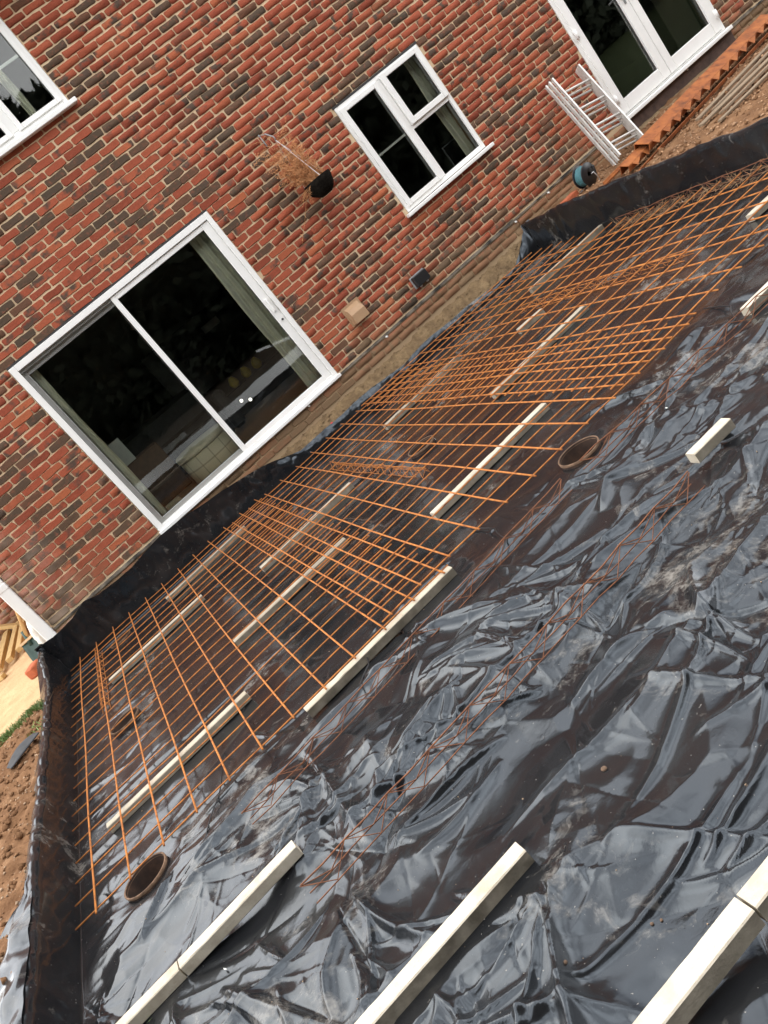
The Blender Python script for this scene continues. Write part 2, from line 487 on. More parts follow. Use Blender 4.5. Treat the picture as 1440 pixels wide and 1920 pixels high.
# ================================================================== HOUSE
house = empty('brick_house', (0, 0, 0))
tag(house, 'red brick house wall with white windows behind the sheeted excavation', 'house')
COURSE, MOD = 0.075, 0.225
Z0 = 0.025                    # bottom of the first course above the damp course
XL, XR, ZTOP = -1.335, 11.3, 4.62
OPEN = dict(A=(0.0, 2.412, 0.0, 2.05), B=(4.10, 5.275, 0.775, 2.05), C=(0.25, 2.055, 3.475, 4.525), D=(6.87, 8.72, 0.0, 2.05))
YM = 0.005                    # mortar face; brick faces stand at about y = -0.004

# mortar backing with openings
wb = MB()
xs = sorted({XL, XR} | {v for o in OPEN.values() for v in o[:2]})
for i in range(len(xs) - 1):
    xa, xb = xs[i], xs[i+1]; xm = (xa + xb) / 2
    cuts = sorted([(o[2], o[3]) for o in OPEN.values() if o[0] < xm < o[1]])
    z = -0.62
    for (c0, c1) in cuts:
        if c0 > z: wb.box(xa, xb, YM, 0.26, z, c0)
        z = c1
    wb.box(xa, xb, YM, 0.26, z, ZTOP)
wall = wb.build('wall', M['mortar'], house)

def brick_outline(w, h, rg, inset):
    hw, hh = w/2 - inset, h/2 - inset
    c = min(0.009, hw * 0.3)
    pts = [(-hw+c, -hh), (-hw*0.33, -hh), (hw*0.33, -hh), (hw-c, -hh), (hw, -hh+c), (hw, hh-c), (hw-c, hh), (hw*0.33, hh), (-hw*0.33, hh), (-hw+c, hh), (-hw, hh-c), (-hw, -hh+c)]
    return np.array(pts)
NV = 64
def brick_template(k):
    rg = np.random.default_rng(1000 + k)
    w, h = 0.2145 + rg.uniform(-0.004, 0.003), 0.0665 + rg.uniform(-0.003, 0.002)
    o2 = brick_outline(w, h, rg, 0.0)
    j = rg.normal(0, 0.0023, o2.shape)
    o2 = o2 + j
    o1 = brick_outline(w, h, rg, 0.0045) + j * 1.2 + rg.normal(0, 0.0008, o2.shape)
    d = rg.uniform(-0.0035, 0.0025)
    tilt = rg.normal(0, 0.012, 2)
    v1 = np.stack([o1[:, 0], -0.0045 + d + o1[:, 0]*tilt[0]*0.4 + o1[:, 1]*tilt[1]*2 + rg.normal(0, 0.0005, 12), o1[:, 1]], 1)
    v2 = np.stack([o2[:, 0], np.full(12, YM + 0.004), o2[:, 1]], 1)
    return np.concatenate([v1, v2])
TPL = [brick_template(k) for k in range(NV)]
BF = [tuple(range(12))] + [(i, i + 12, (i + 1) % 12 + 12, (i + 1) % 12) for i in range(12)]
TRND = [np.random.default_rng(2000 + k).random(2) for k in range(NV)]
TMESH = []
for k in range(NV):
    me = bpy.data.meshes.new('brick')
    me.from_pydata([tuple(p) for p in TPL[k]], [], BF)
    for an, val in (('rnd', TRND[k][0]), ('rnd2', TRND[k][1])):
        a = me.attributes.new(an, 'FLOAT', 'FACE'); a.data.foreach_set('value', np.full(13, val, dtype=np.float32))
    me.update(); me.materials.append(M['brick']); TMESH.append(me)

def lay(x0, x1, z0, z1, openings, seed):
    """list of (cx, cz, width, template) for stretcher bond with a little wander"""
    rg = np.random.default_rng(seed); out = []
    nc = int(round((z1 - z0) / COURSE))
    for k in range(nc):
        zc = z0 + (k + 0.5) * COURSE
        x = x0 - MOD + (0.1125 if k % 2 else 0.0) + rg.normal(0, 0.012)
        while x < x1:
            m = MOD + rg.normal(0, 0.003)
            a, b = max(x, x0), min(x + m, x1); x += m
            if b - a < 0.03: continue
            segs = [(a, b)]
            for (o0, o1, p0, p1) in openings:
                if p0 - 0.01 < zc < p1 + 0.01:
                    ns = []
                    for (s, e) in segs:
                        if e <= o0 or s >= o1: ns.append((s, e))
                        else:
                            if s < o0: ns.append((s, o0 + 0.0))
                            if e > o1: ns.append((o1, e))
                    segs = ns
            for (s, e) in segs:
                if e - s > 0.045:
                    out.append(((s + e)/2 + rg.normal(0, 0.0008), zc + rg.normal(0, 0.0011), e - s - 0.0085, int(rg.integers(NV))))
    return out
bricks = lay(XL, XR, Z0, ZTOP - 0.02, list(OPEN.values()), 11)
# two dirty courses below the damp course
bricks += lay(XL, XR, -0.176, -0.026, [], 12)

def in_view(p):
    v = Vector(p) - CAM
    d = v.dot(fwd)
    if d <= 0: return None
    px = v.dot(r2) / d * 1627.3; py = v.dot(u2) / d * 1627.3
    return d if abs(px) < 720 and abs(py) < 960 else None
ds = []
for i, (cx, cz, w, k) in enumerate(bricks):
    d = in_view((cx, 0, cz))
    hid = d is None or (cz < 0.0 and cx < 1.2) or w < 0.15
    ds.append(1e9 if hid else (Vector((cx, 0, cz)) - CAM).length + 0.002 * cx)
order = np.argsort(ds)
single = set(int(i) for i in order[:298])
def joined_bricks(name, lst, parent, xform=None):
    V, Fq, F12 = [], [], []
    n = len(lst)
    V = np.zeros((n, 24, 3))
    r1 = np.zeros(n); rr2 = np.zeros(n)
    for i, (cx, cz, w, k) in enumerate(lst):
        T = TPL[k].copy(); T[:, 0] *= w / 0.2145
        T[:, 0] += cx; T[:, 2] += cz
        V[i] = T; r1[i], rr2[i] = np.random.default_rng(i + 77).random(2)
    V = V.reshape(-1, 3)
    if xform is not None: V = xform(V)
    me = bpy.data.meshes.new(name)
    nl = 12 + 48
    loops = np.zeros((n, nl), dtype=np.int32)
    pat = list(range(12)) + [q for f in BF[1:] for q in f]
    loops[:] = np.array(pat)[None, :] + (np.arange(n) * 24)[:, None]
    me.vertices.add(len(V)); me.vertices.foreach_set('co', V.astype(np.float32).ravel())
    me.loops.add(n * nl); me.loops.foreach_set('vertex_index', loops.ravel())
    ls = np.array([0] + [12 + 4*i for i in range(12)])[None, :] + (np.arange(n) * nl)[:, None]
    lt = np.tile(np.array([12] + [4]*12, dtype=np.int32), (n, 1))
    me.polygons.add(n * 13)
    me.polygons.foreach_set('loop_start', ls.astype(np.int32).ravel()); me.polygons.foreach_set('loop_total', lt.ravel())
    for an, val in (('rnd', r1), ('rnd2', rr2)):
        a = me.attributes.new(an, 'FLOAT', 'FACE'); a.data.foreach_set('value', np.repeat(val, 13).astype(np.float32))
    me.update(calc_edges=True); me.materials.append(M['brick'])
    return tag(link(bpy.data.objects.new(name, me), parent), kind='stuff')
for i in sorted(single):
    cx, cz, w, k = bricks[i]
    o = bpy.data.objects.new('brick', TMESH[k])
    o.location = (cx, 0, cz); o.scale = (w / 0.2145, 1, 1)
    link(o, wall)
joined_bricks('brickwork', [b for i, b in enumerate(bricks) if i not in single], wall)

# side of the house and the wing set back on the left
MB().box(XL, XL + 0.25, 0.262, 3.5, -0.62, ZTOP).build('side_wall', M['mortar'], house)
sw = lay(0.0, 3.5, -0.20, 2.7, [], 21)
sidew = [o for o in house.children if o.name.startswith('side_wall')][0]
joined_bricks('side_brickwork', sw, sidew, lambda V: np.stack([XL + V[:, 1] - YM, 3.5 - V[:, 0], V[:, 2]], 1))
wing = MB().box(-6.0, XL + 0.2, 3.51, 3.75, -0.62, 2.8).build('wing_wall', M['mortar'], house)
joined_bricks('wing_brickwork', lay(-6.0, XL, -0.20, 2.8, [], 22), wing, lambda V: V + np.array([0, 3.505, 0]))
# remaining shell, eaves and roof
hb = MB()
hb.box(XR - 0.25, XR, 0.262, 8.0, -0.62, ZTOP)
hb.box(XL, XR, 8.0, 8.25, -0.62, ZTOP)
hb.build('rear_walls', M['mortar'], house)
MB().box(XL - 0.2, XR + 0.2, -0.34, 0.255, ZTOP + 0.0, ZTOP + 0.03).build('soffit', M['upvc'], house)
MB().box(XL - 0.2, XR + 0.2, -0.36, -0.342, ZTOP - 0.02, ZTOP + 0.16).build('fascia', M['upvc'], house)
rb = MB()
rb.quad((XL - 0.3, -0.45, ZTOP + 0.15), (XR + 0.3, -0.45, ZTOP + 0.15), (XR + 0.3, 4.1, ZTOP + 2.0), (XL - 0.3, 4.1, ZTOP + 2.0))
rb.quad((XL - 0.3, 8.7, ZTOP + 0.15), (XR + 0.3, 8.7, ZTOP + 0.15), (XR + 0.3, 4.1, ZTOP + 2.0), (XL - 0.3, 4.1, ZTOP + 2.0))
rb.build('roof', M['rooftile'], house)
gp = [(-0.06 * math.cos(a), 0.06 * math.sin(a)) for a in np.linspace(-math.pi/2, math.pi/2, 9)]
gb = MB()
for i in range(8):
    (u0, v0), (u1, v1) = gp[i], gp[i+1]
    gb.quad((XL - .2, -0.425 + v0, ZTOP + 0.12 + u0), (XR + .2, -0.425 + v0, ZTOP + 0.12 + u0), (XR + .2, -0.425 + v1, ZTOP + 0.12 + u1), (XL - .2, -0.425 + v1, ZTOP + 0.12 + u1))
gb.build('gutter', M['upvc'], house)

# damp course strip with slightly ragged lip
db = MB()
xx = XL
while xx < XR:
    L = random.uniform(0.25, 0.9); e = min(xx + L, XR)
    if not (6.86 < (xx + e)/2 < 8.73):
        db = MB(); db.box(xx, e, -0.006 - random.uniform(0.004, 0.016), 0.02, -0.014 + random.uniform(-0.003, 0.003), 0.012 + random.uniform(-0.006, 0.008)); db.build('damp_course', M['dpc'], house)
    xx = e + 0.0005
for xw in (3.07, 5.05, 5.58, 1.95, 7.95):
    MB().tube([(xw, 0.0, -0.02), (xw + 0.004, -0.03, -0.028)], 0.011, 8).build('weep_vent', M['upvc'], house, True)

# ---- windows and doors
def frame_rect(b, x0, x1, z0, z1, wl, wr, wb_, wt, y0, y1, bev=0.004):
    """rectangular frame of four mitre-free members, butted"""
    b.box(x0, x0 + wl, y0, y1, z0, z1, bev); b.box(x1 - wr, x1, y0, y1, z0, z1, bev)
    b.box(x0 + wl + 0.0005, x1 - wr - 0.0005, y0 + 0.001, y1, z0, z0 + wb_, bev); b.box(x0 + wl + 0.0005, x1 - wr - 0.0005, y0 + 0.001, y1, z1 - wt, z1, bev)
def pane(parent, x0, x1, z0, z1, y):
    MB().box(x0 - 0.004, x1 + 0.004, y, y + 0.006, z0 - 0.004, z1 + 0.004).build('pane', M['glass'], parent)
    g = MB(); frame_rect(g, x0 - 0.006, x1 + 0.006, z0 - 0.006, z1 + 0.006, 0.009, 0.009, 0.009, 0.009, y - 0.010, y - 0.001, 0)
    g.build('gasket', M['gasket'], parent)

# A: sliding patio door
A = empty('patio_door', (0, 0, 0), house)
tag(A, 'wide white sliding patio door with dark glass')
b = MB(); frame_rect(b, 0.004, 2.408, 0.002, 2.036, 0.062, 0.05, 0.055, 0.062, -0.012, 0.14)
b.build('frame', M['upvc'], A)
MB().box(-0.01, 2.425, -0.045, 0.0, -0.012, 0.022, 0.004).build('threshold', M['upvc'], A)
MB().box(0.0, 2.412, -0.004, 0.03, 2.037, 2.058).build('lintel', M['lead'], A)
b = MB(); frame_rect(b, 1.145, 2.356, 0.058, 1.972, 0.052, 0.085, 0.05, 0.052, 0.008, 0.052)
b.build('sliding_sash', M['upvc'], A)
pane(A, 1.198, 2.270, 0.109, 1.919, 0.030)
b = MB(); frame_rect(b, 0.067, 1.19, 0.058, 1.972, 0.05, 0.04, 0.045, 0.075, 0.072, 0.118)
b.build('fixed_sash', M['upvc_grey'], A)
pane(A, 0.118, 1.149, 0.104, 1.896, 0.092)
MB().box(0.067, 1.14, 0.030, 0.071, 1.945, 1.972).build('head_track', M['upvc_grey'], A)
hd = MB().box(2.300, 2.322, -0.016, 0.008, 0.90, 1.06, 0.005); hd.box(2.304, 2.318, -0.036, -0.0165, 0.915, 1.045, 0.005)
hd.build('handle', M['upvc'], A)
MB().tube([(2.322, 0.010, 0.80), (2.322, -0.002, 0.80)], 0.011, 10).build('lock', M['gasket'], A)

# B: small casement window
B = empty('kitchen_window', (0, 0, 0), house)
tag(B, 'small white three-pane casement window')
b = MB(); frame_rect(b, 4.104, 5.271, 0.790, 2.030, 0.045, 0.045, 0.05, 0.045, -0.004, 0.10)
b.box(4.645, 4.700, -0.0035, 0.10, 0.841, 1.984, 0.004)
b.box(4.7005, 5.2255, -0.003, 0.10, 1.395, 1.440, 0.004)
b.build('frame', M['upvc'], B)
b = MB(); frame_rect(b, 4.140, 4.648, 0.835, 1.992, 0.058, 0.046, 0.052, 0.050, -0.020, 0.07)
b.build('casement_sash', M['upvc'], B)
pane(B, 4.199, 4.601, 0.888, 1.941, 0.012)
MB().box(4.199, 4.601, 0.020, 0.032, 1.402, 1.424).build('glazing_bar', M['upvc'], B)
b = MB(); frame_rect(b, 4.705, 5.245, 1.438, 2.012, 0.062, 0.058, 0.060, 0.052, -0.034, 0.06)
b.build('top_sash', M['upvc'], B)
pane(B, 4.768, 5.186, 1.499, 1.959, 0.004)
pane(B, 4.702, 5.224, 0.842, 1.393, 0.035)
MB().box(4.055, 5.335, -0.075, -0.006, 0.748, 0.786, 0.006).build('sill', M['upvc'], B)
MB().box(4.09, 5.285, -0.006, 0.03, 2.031, 2.052).build('lintel', M['lead'], B)

# C: upstairs window
Cw = empty('bedroom_window', (0, 0, 0), house)
tag(Cw, 'white upstairs window cut by the left edge of the picture')
b = MB(); frame_rect(b, 0.254, 2.051, 3.490, 4.518, 0.045, 0.045, 0.055, 0.05, -0.004, 0.10)
b.box(1.455, 1.535, -0.0035, 0.10, 3.546, 4.467, 0.004); b.box(0.76, 0.84, -0.0035, 0.10, 3.546, 4.467, 0.004)
b.build('frame', M['upvc'], Cw)
for (xa, xb) in ((1.530, 2.012), (0.838, 1.458), (0.292, 0.765)):
    b = MB(); frame_rect(b, xa, xb, 3.530, 4.48, 0.045, 0.045, 0.045, 0.045, -0.022, 0.06)
    b.build('sash', M['upvc'], Cw)
    pane(Cw, xa + 0.046, xb - 0.046, 3.576, 4.434, 0.010)
    MB().box(xa + 0.046, xb - 0.046, 0.018, 0.030, 4.02, 4.045).build('glazing_bar', M['upvc'], Cw)
MB().box(0.20, 2.105, -0.085, -0.006, 3.440, 3.482, 0.006).build('sill', M['upvc'], Cw)
MB().box(0.24, 2.065, -0.006, 0.03, 4.519, 4.535).build('lintel', M['lead'], Cw)

# D: french doors
D = empty('french_doors', (0, 0, 0), house)
tag(D, 'white double glazed french doors at the far end of the wall')
b = MB(); frame_rect(b, 6.874, 8.716, 0.035, 2.036, 0.055, 0.055, 0.02, 0.06, -0.006, 0.10)
b.build('frame', M['upvc'], D)
MB().box(6.862, 8.745, -0.085, 0.0, -0.008, 0.034, 0.006).build('threshold', M['upvc'], D)
for (xa, xb) in ((6.922, 7.742), (7.748, 8.668)):
    lf = empty('door_leaf', (0, 0, 0), D)
    b = MB(); frame_rect(b, xa, xb, 0.060, 1.985, 0.105, 0.120, 0.145, 0.10, -0.022, 0.05)
    b.build('leaf_frame', M['upvc'], lf)
    pane(lf, xa + 0.106, xb - 0.121, 0.206, 1.884, 0.012)
for (xh, zh) in ((6.925, 1.07), (6.925, 0.245), (8.672, 0.237), (8.672, 1.07), (6.925, 1.8), (8.672, 1.8)):
    MB().tube([(xh, -0.034, zh - 0.05), (xh, -0.034, zh + 0.05)], 0.021, 12).build('hinge', M['upvc'], D, True)
b = MB().box(7.672, 7.702, -0.034, -0.0225, 0.98, 1.20, 0.004); b.tube([(7.687, -0.03, 1.09), (7.687, -0.07, 1.09), (7.60, -0.075, 1.085)], 0.010, 8)
b.build('handle', M['silver'], D)
b = MB().box(7.782, 7.812, -0.034, -0.0225, 0.98, 1.20, 0.004)
b.build('handle_plate', M['upvc'], D)
# brick under the threshold, its shade painted in as a dark colour
MB().box(6.86, 8.75, -0.02, 0.004, -0.17, -0.010).build('threshold_plinth', M['plinth'], house)

# wall fittings
vb = MB()
x0, x1, zt, zb, dp = 2.875, 3.06, 0.435, 0.285, -0.10
vb.v += [(x0, -0.004, zt + 0.035), (x1, -0.004, zt + 0.035), (x1, -0.004, zb), (x0, -0.004, zb),
         (x0 + .012, -0.055, zt), (x1 - .012, -0.055, zt), (x1 - .006, dp, zt - 0.055), (x0 + .006, dp, zt - 0.055), (x1 - .006, dp, zb), (x0 + .006, dp, zb)]
vb.f += [(0, 1, 5, 4), (4, 5, 6, 7), (7, 6, 8, 9), (0, 4, 7, 9, 3), (1, 2, 8, 6, 5), (3, 9, 8, 2)]
vb.box(x0 - 0.022, x1 + 0.022, -0.012, -0.0035, zb - 0.015, zt + 0.055)
vb.build('vent_cowl', M['vent'], house)
bx = empty('flue_box', (0, 0, 0), house)
MB().box(3.665, 3.845, -0.085, -0.022, 0.145, 0.262, 0.006).build('cover', M['blackplastic'], bx)
MB().box(3.655, 3.852, -0.0215, -0.004, 0.138, 0.270, 0.003).build('back_plate', M['greyplastic'], bx)
for xg in (3.71, 3.80):
    MB().tube([(xg, -0.05, 0.146), (xg, -0.05, 0.128)], [0.016, 0.013], 10).build('cable_gland', M['silver'], bx, True)

# downpipe at the house corner
dpn = empty('downpipe', (0, 0, 0), house)
MB().box(-1.452, -1.345, -0.058, 0.048, -0.14, ZTOP - 0.02, 0.008).build('pipe', M['upvc'], dpn)
for zc in (0.60, 2.4, 4.2):
    MB().box(-1.457, -1.340, -0.063, 0.053, zc - 0.03, zc + 0.03, 0.004).build('collar', M['upvc'], dpn)

# rooms behind the glass
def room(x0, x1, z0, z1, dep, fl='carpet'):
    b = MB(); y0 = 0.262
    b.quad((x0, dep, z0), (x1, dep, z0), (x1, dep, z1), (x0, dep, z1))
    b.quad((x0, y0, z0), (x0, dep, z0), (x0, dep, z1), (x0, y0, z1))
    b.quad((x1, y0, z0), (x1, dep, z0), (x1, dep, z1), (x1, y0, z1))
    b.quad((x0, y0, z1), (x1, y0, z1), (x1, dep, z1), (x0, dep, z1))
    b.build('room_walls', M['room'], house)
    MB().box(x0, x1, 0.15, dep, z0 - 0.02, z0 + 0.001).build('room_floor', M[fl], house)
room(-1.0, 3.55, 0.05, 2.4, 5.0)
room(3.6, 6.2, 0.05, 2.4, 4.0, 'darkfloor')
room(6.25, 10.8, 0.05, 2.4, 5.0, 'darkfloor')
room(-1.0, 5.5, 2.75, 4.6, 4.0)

def curtain(name, x0, x1, z0, z1, y, folds, amp, label):
    n, m = 70, 12
    V = []
    for i in range(n):
        u = i / (n - 1)
        for j in range(m):
            v = j / (m - 1)
            w = 0.75 + 0.25 * math.cos(v * 2.2)
            V.append((x0 + (x1 - x0) * u + 0.006 * math.sin(9 * v + 5 * u), y + amp * w * math.sin(folds * 2 * math.pi * u + 0.6 * math.sin(v * 3)), z0 + (z1 - z0) * v))
    o = big_mesh(name, np.array(V), grid_faces(n, m), M['curtain'])
    return tag(o, label, 'curtain')
curtain('curtain', 2.12, 2.38, 0.09, 2.02, 0.20, 3.5, 0.030, 'cream curtain gathered at the right side inside the patio door')
curtain('curtain', 0.02, 0.20, 0.09, 2.02, 0.20, 2.5, 0.030, 'cream curtain gathered at the left side inside the patio door')
curtain('curtain', 5.13, 5.40, 0.80, 2.02, 0.19, 4, 0.025, 'pale curtain inside the small three-pane window')
curtain('curtain', 8.22, 8.62, 0.09, 2.02, 0.20, 5, 0.030, 'pale pleated curtain inside the right leaf of the french doors')
curtain('curtain', 1.72, 1.80, 3.5, 4.5, 0.19, 2, 0.015, 'grey blind edge inside the upstairs window')

# ottoman
ot = empty('ottoman', (0.915, 0.47, 0.05)); tag(ot, 'round cream plaid ottoman with a plain lid inside the patio door', 'ottoman')
MB().lathe([(0.0, 0.0), (0.285, 0.0), (0.297, 0.02), (0.30, 0.27), (0.0, 0.27)], 40).build('drum', M['plaid'], ot, True)
MB().lathe([(0.30, 0.275), (0.312, 0.28), (0.314, 0.325), (0.300, 0.342), (0.15, 0.352), (0.0, 0.354)], 40).build('lid', M['ottoman_plain'], ot, True)
# dark sofa with sheepskin
so = empty('sofa', (0.4, 1.9, 0.05)); tag(so, 'dark leather sofa deep inside the patio door room', 'sofa')
MB().box(-0.45, 1.05, -0.4, 0.5, 0.04, 0.36, 0.04).build('seat', M['sofa'], so)
MB().box(-0.45, 1.05, 0.38, 0.60, 0.362, 0.75, 0.05).build('backrest', M['sofa'], so)
MB().box(-0.62, -0.455, -0.4, 0.55, 0.04, 0.55, 0.04).build('armrest', M['sofa'], so)
MB().box(1.055, 1.22, -0.4, 0.55, 0.04, 0.55, 0.04).build('armrest', M['sofa'], so)
V = []
for i in range(40):
    for j in range(10):
        u, v = i/39, j/9
        V.append((0.02 + 0.95*u, 1.45 + 0.30*v + 0.02*perlin(u*9, v*5), 0.425 + 0.045*math.sin(math.pi*v) + 0.018*float(perlin(u*14, v*8, 3))))
tag(big_mesh('sheepskin', np.array(V), grid_faces(40, 10), M['fur']), 'grey fluffy sheepskin laid along the sofa front', 'sheepskin')
MB_ = MB().box(0.195, 0.350, 0.99, 1.002, 0.635, 0.925)
tag(MB_.build('card', M['card']), 'pale blank card standing upright behind the left patio pane', 'card')
stand = MB().box(0.15, 0.62, 0.96, 1.30, 0.05, 0.632, 0.01)
tag(stand.build('side_cabinet', M['brownbox']), 'low brown cabinet under the pale card inside the patio door', 'cabinet')
bp = MB()
for k in range(7):
    bp.box(0.20 + 0.002*k, 0.40 - 0.004*k, 0.17, 0.30 - 0.003*k, 0.052 + 0.012*k, 0.062 + 0.012*k)
tag(bp.build('magazine_pile', M['paper']), 'fanned pile of cream papers on the floor inside the patio door', 'papers')
# sideboard with yellow pots, glowing lamp reflections, television
sb = empty('sideboard', (2.15, 2.75, 0.05)); tag(sb, 'dark low sideboard at the back of the patio door room', 'sideboard')
MB().box(-0.7, 0.7, -0.2, 0.2, 0.0, 0.33, 0.01).build('carcass', M['sofa'], sb)
for i, (x, nm) in enumerate(((1.97, 'left'), (2.18, 'middle'), (2.365, 'right'))):
    p = MB().lathe([(0.0, 0), (0.04, 0.0), (0.065, 0.04), (0.068, 0.08), (0.045, 0.125), (0.03, 0.14), (0.036, 0.15), (0.0, 0.148)], 18)
    o = p.build('yellow_pot', M['yellow'], None, True); o.location = (x, 2.62, 0.382)
    tag(o, '%s one of three yellow pots inside the patio door' % ('leftmost' if i == 0 else 'middle' if i == 1 else 'rightmost'), 'pot', 'yellow pots on the dark sideboard')
tv = empty('television', (2.05, 3.1, 0.9)); tag(tv, 'large dark television behind the yellow pots', 'television')
MB().box(-0.75, 0.75, 0.0, 0.04, -0.35, 0.50, 0.01).build('screen', M['tv'], tv)
MB().box(0.14, 0.40, -0.012, -0.001, 0.23, 0.33).build('sticker', M['greyplastic'], tv)
for (x, z, nm) in ((1.79, 0.27, 'left'), (1.885, 0.21, 'right')):
    lm = MB().lathe([(0.0, -0.02), (0.016, -0.012), (0.02, 0.0), (0.014, 0.016), (0.0, 0.022)], 12).build('glint', M['glint'], None, True)
    lm.location = (x, 2.0, z); tag(lm, '%s of two small glowing spots imitating lamp reflections inside the patio door' % nm, 'glint', 'glowing spots for lamp reflections')
pf = empty('picture_frame', (5.23, 0.5, 0.76)); tag(pf, 'dark picture with a grey frame standing inside the small window', 'picture frame')
b = MB(); frame_rect(b, -0.12, 0.12, 0.0, 0.30, 0.012, 0.012, 0.012, 0.012, -0.01, 0.01, 0); b.build('frame', M['greyplastic'], pf)
MB().box(-0.107, 0.107, -0.004, 0.004, 0.013, 0.287).build('picture', M['tv'], pf)
tag(MB().box(3.95, 5.5, 0.30, 0.75, 0.70, 0.758, 0.008).build('worktop', M['sofa']), 'dark worktop just inside the small three-pane window', 'worktop')

# ================================================================== GROUND
def ax(*segs):
    out = [segs[0][0]]
    for a, b_, st in segs:
        n = max(1, int(round((b_ - a) / st)))
        out += list(np.linspace(a, b_, n + 1)[1:])
    return np.array(out)
def sheet(name, xs, ys, zf, mat):
    X, Y = np.meshgrid(xs, ys, indexing='ij')
    Z = zf(X, Y)
    o = big_mesh(name, np.stack([X, Y, Z], -1).reshape(-1, 3), grid_faces(len(xs), len(ys)), mat)
    return tag(o, kind='structure')
def z_left(X, Y):
    fade = np.clip((X + 9) / 5, 0, 1)
    soil = np.clip((-1.0 - Y) / 0.5, 0, 1)
    n = 0.018 * fbm(X*1.7, Y*1.7, 4, 1) + (0.006 + 0.020*soil) * fbm(X*7, Y*7, 4, 5)
    return -0.215 + fade * n + 0.02 * soil
sheet('ground_left', ax((-120, -9, 12), (-9, -3.2, 0.12), (-3.2, -1.54, 0.017)), ax((-120, -9, 12), (-9, -6.5, 0.12), (-6.5, 1.2, 0.02), (1.2, 6, 0.1), (6, 120, 12)), z_left, M['soil'])
def z_right(X, Y):
    fade = np.clip((12 - X) / 2, 0, 1)
    return -0.165 + 0.03 * np.clip((X - 5.2), 0, 0.6) * 0 + fade * (0.022 * fbm(X*1.5, Y*1.5, 4, 2) + 0.013 * fbm(X*8, Y*8, 4, 6)) - 0.0 * Y
sheet('ground_right', ax((5.07, 9.2, 0.022), (9.2, 14, 0.25), (14, 120, 12)), ax((-120, -9, 12), (-9, -5.2, 0.15), (-5.2, -0.001, 0.022)), z_right, M['soil'])
sheet('ground_near', ax((-1.54, 5.07, 0.12)), ax((-120, -14, 12), (-14, -8.45, 0.12)), lambda X, Y: -0.235 + 0.02 * fbm(X*2, Y*2, 4, 9), M['darksoil'])
sheet('ground_behind', ax((11.4, 120, 20)), ax((0.0, 120, 20)), lambda X, Y: -0.17 + 0*X, M['soil'])
MB().box(-1.49, 5.09, -8.44, -0.30, -1.26, -1.20).build('pit_floor', M['subsoil'])['kind'] = 'structure'

# footing bench at the foot of the wall
def z_bench(X, Y):
    t_ = np.clip(-Y / 0.15, 0, 1.6)
    z = -0.215 - 0.205 * np.clip(t_, 0, 1) ** 1.1 - 0.30 * np.clip(t_ - 1, 0, 1)
    lip = 0.020 * np.clip(fbm(X*3.0, Y*9, 3, 12) + 0.2, -0.6, 1) * np.clip(t_*4, 0, 1)
    return z + lip + 0.020 * fbm(X*13, Y*13, 4, 15)
sheet('footing_ledge', ax((0.55, 5.30, 0.012)), ax((-0.22, -0.001, 0.0075)), z_bench, M['subsoil'])
# mortar ledge further along under the french doors
def z_ledge(X, Y):
    t_ = np.clip(-Y / 0.22, 0, 1)
    return -0.150 - 0.04 * t_ + 0.018 * fbm(X*5, Y*8, 4, 33) * np.clip(t_*5, 0, 1) - 0.09 * np.clip((t_ - 0.75) * 4, 0, 1)
sheet('wall_footing_right', ax((5.3, 10.5, 0.025)), ax((-0.24, -0.022, 0.0125)), z_ledge, M['subsoil'])

# ================================================================== MEMBRANE
ZM = -0.435
XA, XB, YB = -1.47, 5.0, -0.20
a_ax = ax((-1.95, -1.62, 0.011), (-1.62, 1.75, 0.0056), (1.75, 3.2, 0.011), (3.2, 5.5, 0.016))
b_ax = ax((-8.42, -7.7, 0.02), (-7.7, -5.2, 0.0054), (-5.2, -4.5, 0.0075), (-4.5, -3.2, 0.011), (-3.2, -0.2, 0.015), (-0.2, 0.30, 0.012))
Aa, Bb = np.meshgrid(a_ax, b_ax, indexing='ij')
Hh = np.zeros_like(Aa)
near = np.clip((-4.3 - Bb) / 0.9, 0, 1)          # looser sheet in front of the reinforcement
wx = Aa + 0.10 * perlin(Aa*1.3, Bb*1.3, 40); wy = Bb + 0.10 * perlin(Aa*1.3, Bb*1.3, 41)
Hh += (0.009 + 0.010*near) * perlin(wx*1.3, wy*2.3, 42) + (0.004 + 0.002*near) * perlin(wx*3.1, wy*4.6, 43)
def ridged(x, y, s): return 1 - np.sqrt(perlin(x, y, s)**2 * 4 + 0.0035)
Hh += (0.0035 + 0.010*near) * ridged(wx*1.9, wy*2.6, 44) * np.clip(perlin(Aa*0.9, Bb*0.9, 45)*2 + 0.5, 0, 1)
Hh += (0.0020 + 0.0035*near) * ridged(wx*5.2, wy*7.0, 46) * np.clip(perlin(Aa*1.1, Bb*1.1, 47)*2 + 0.4, 0, 1)
def facets(X, Y, cell, kap, g, seed):
    # lower envelope of gently curved random tents: smooth facets meeting in sharp creases
    rg = np.random.default_rng(seed); T = np.clip(rg.normal(0, 1, (64, 64, 5)), -1.15, 1.15)
    U, W = X / cell, Y / cell; ui, wi = np.floor(U).astype(int), np.floor(W).astype(int)
    best = np.full(X.shape, 1e9)
    for di in (-2, -1, 0, 1, 2):
        for dj in (-2, -1, 0, 1, 2):
            q = T[(ui + di) & 63, (wi + dj) & 63]
            cx_ = (ui + di + 0.5 + 0.28*np.clip(q[..., 0], -1.5, 1.5)) * cell; cy_ = (wi + dj + 0.5 + 0.28*np.clip(q[..., 1], -1.5, 1.5)) * cell
            dx, dy = X - cx_, Y - cy_
            best = np.minimum(best, g*cell*0.25*q[..., 4] + g*(q[..., 2]*dx + q[..., 3]*dy) + kap*(dx*dx + dy*dy)/cell)
    return best
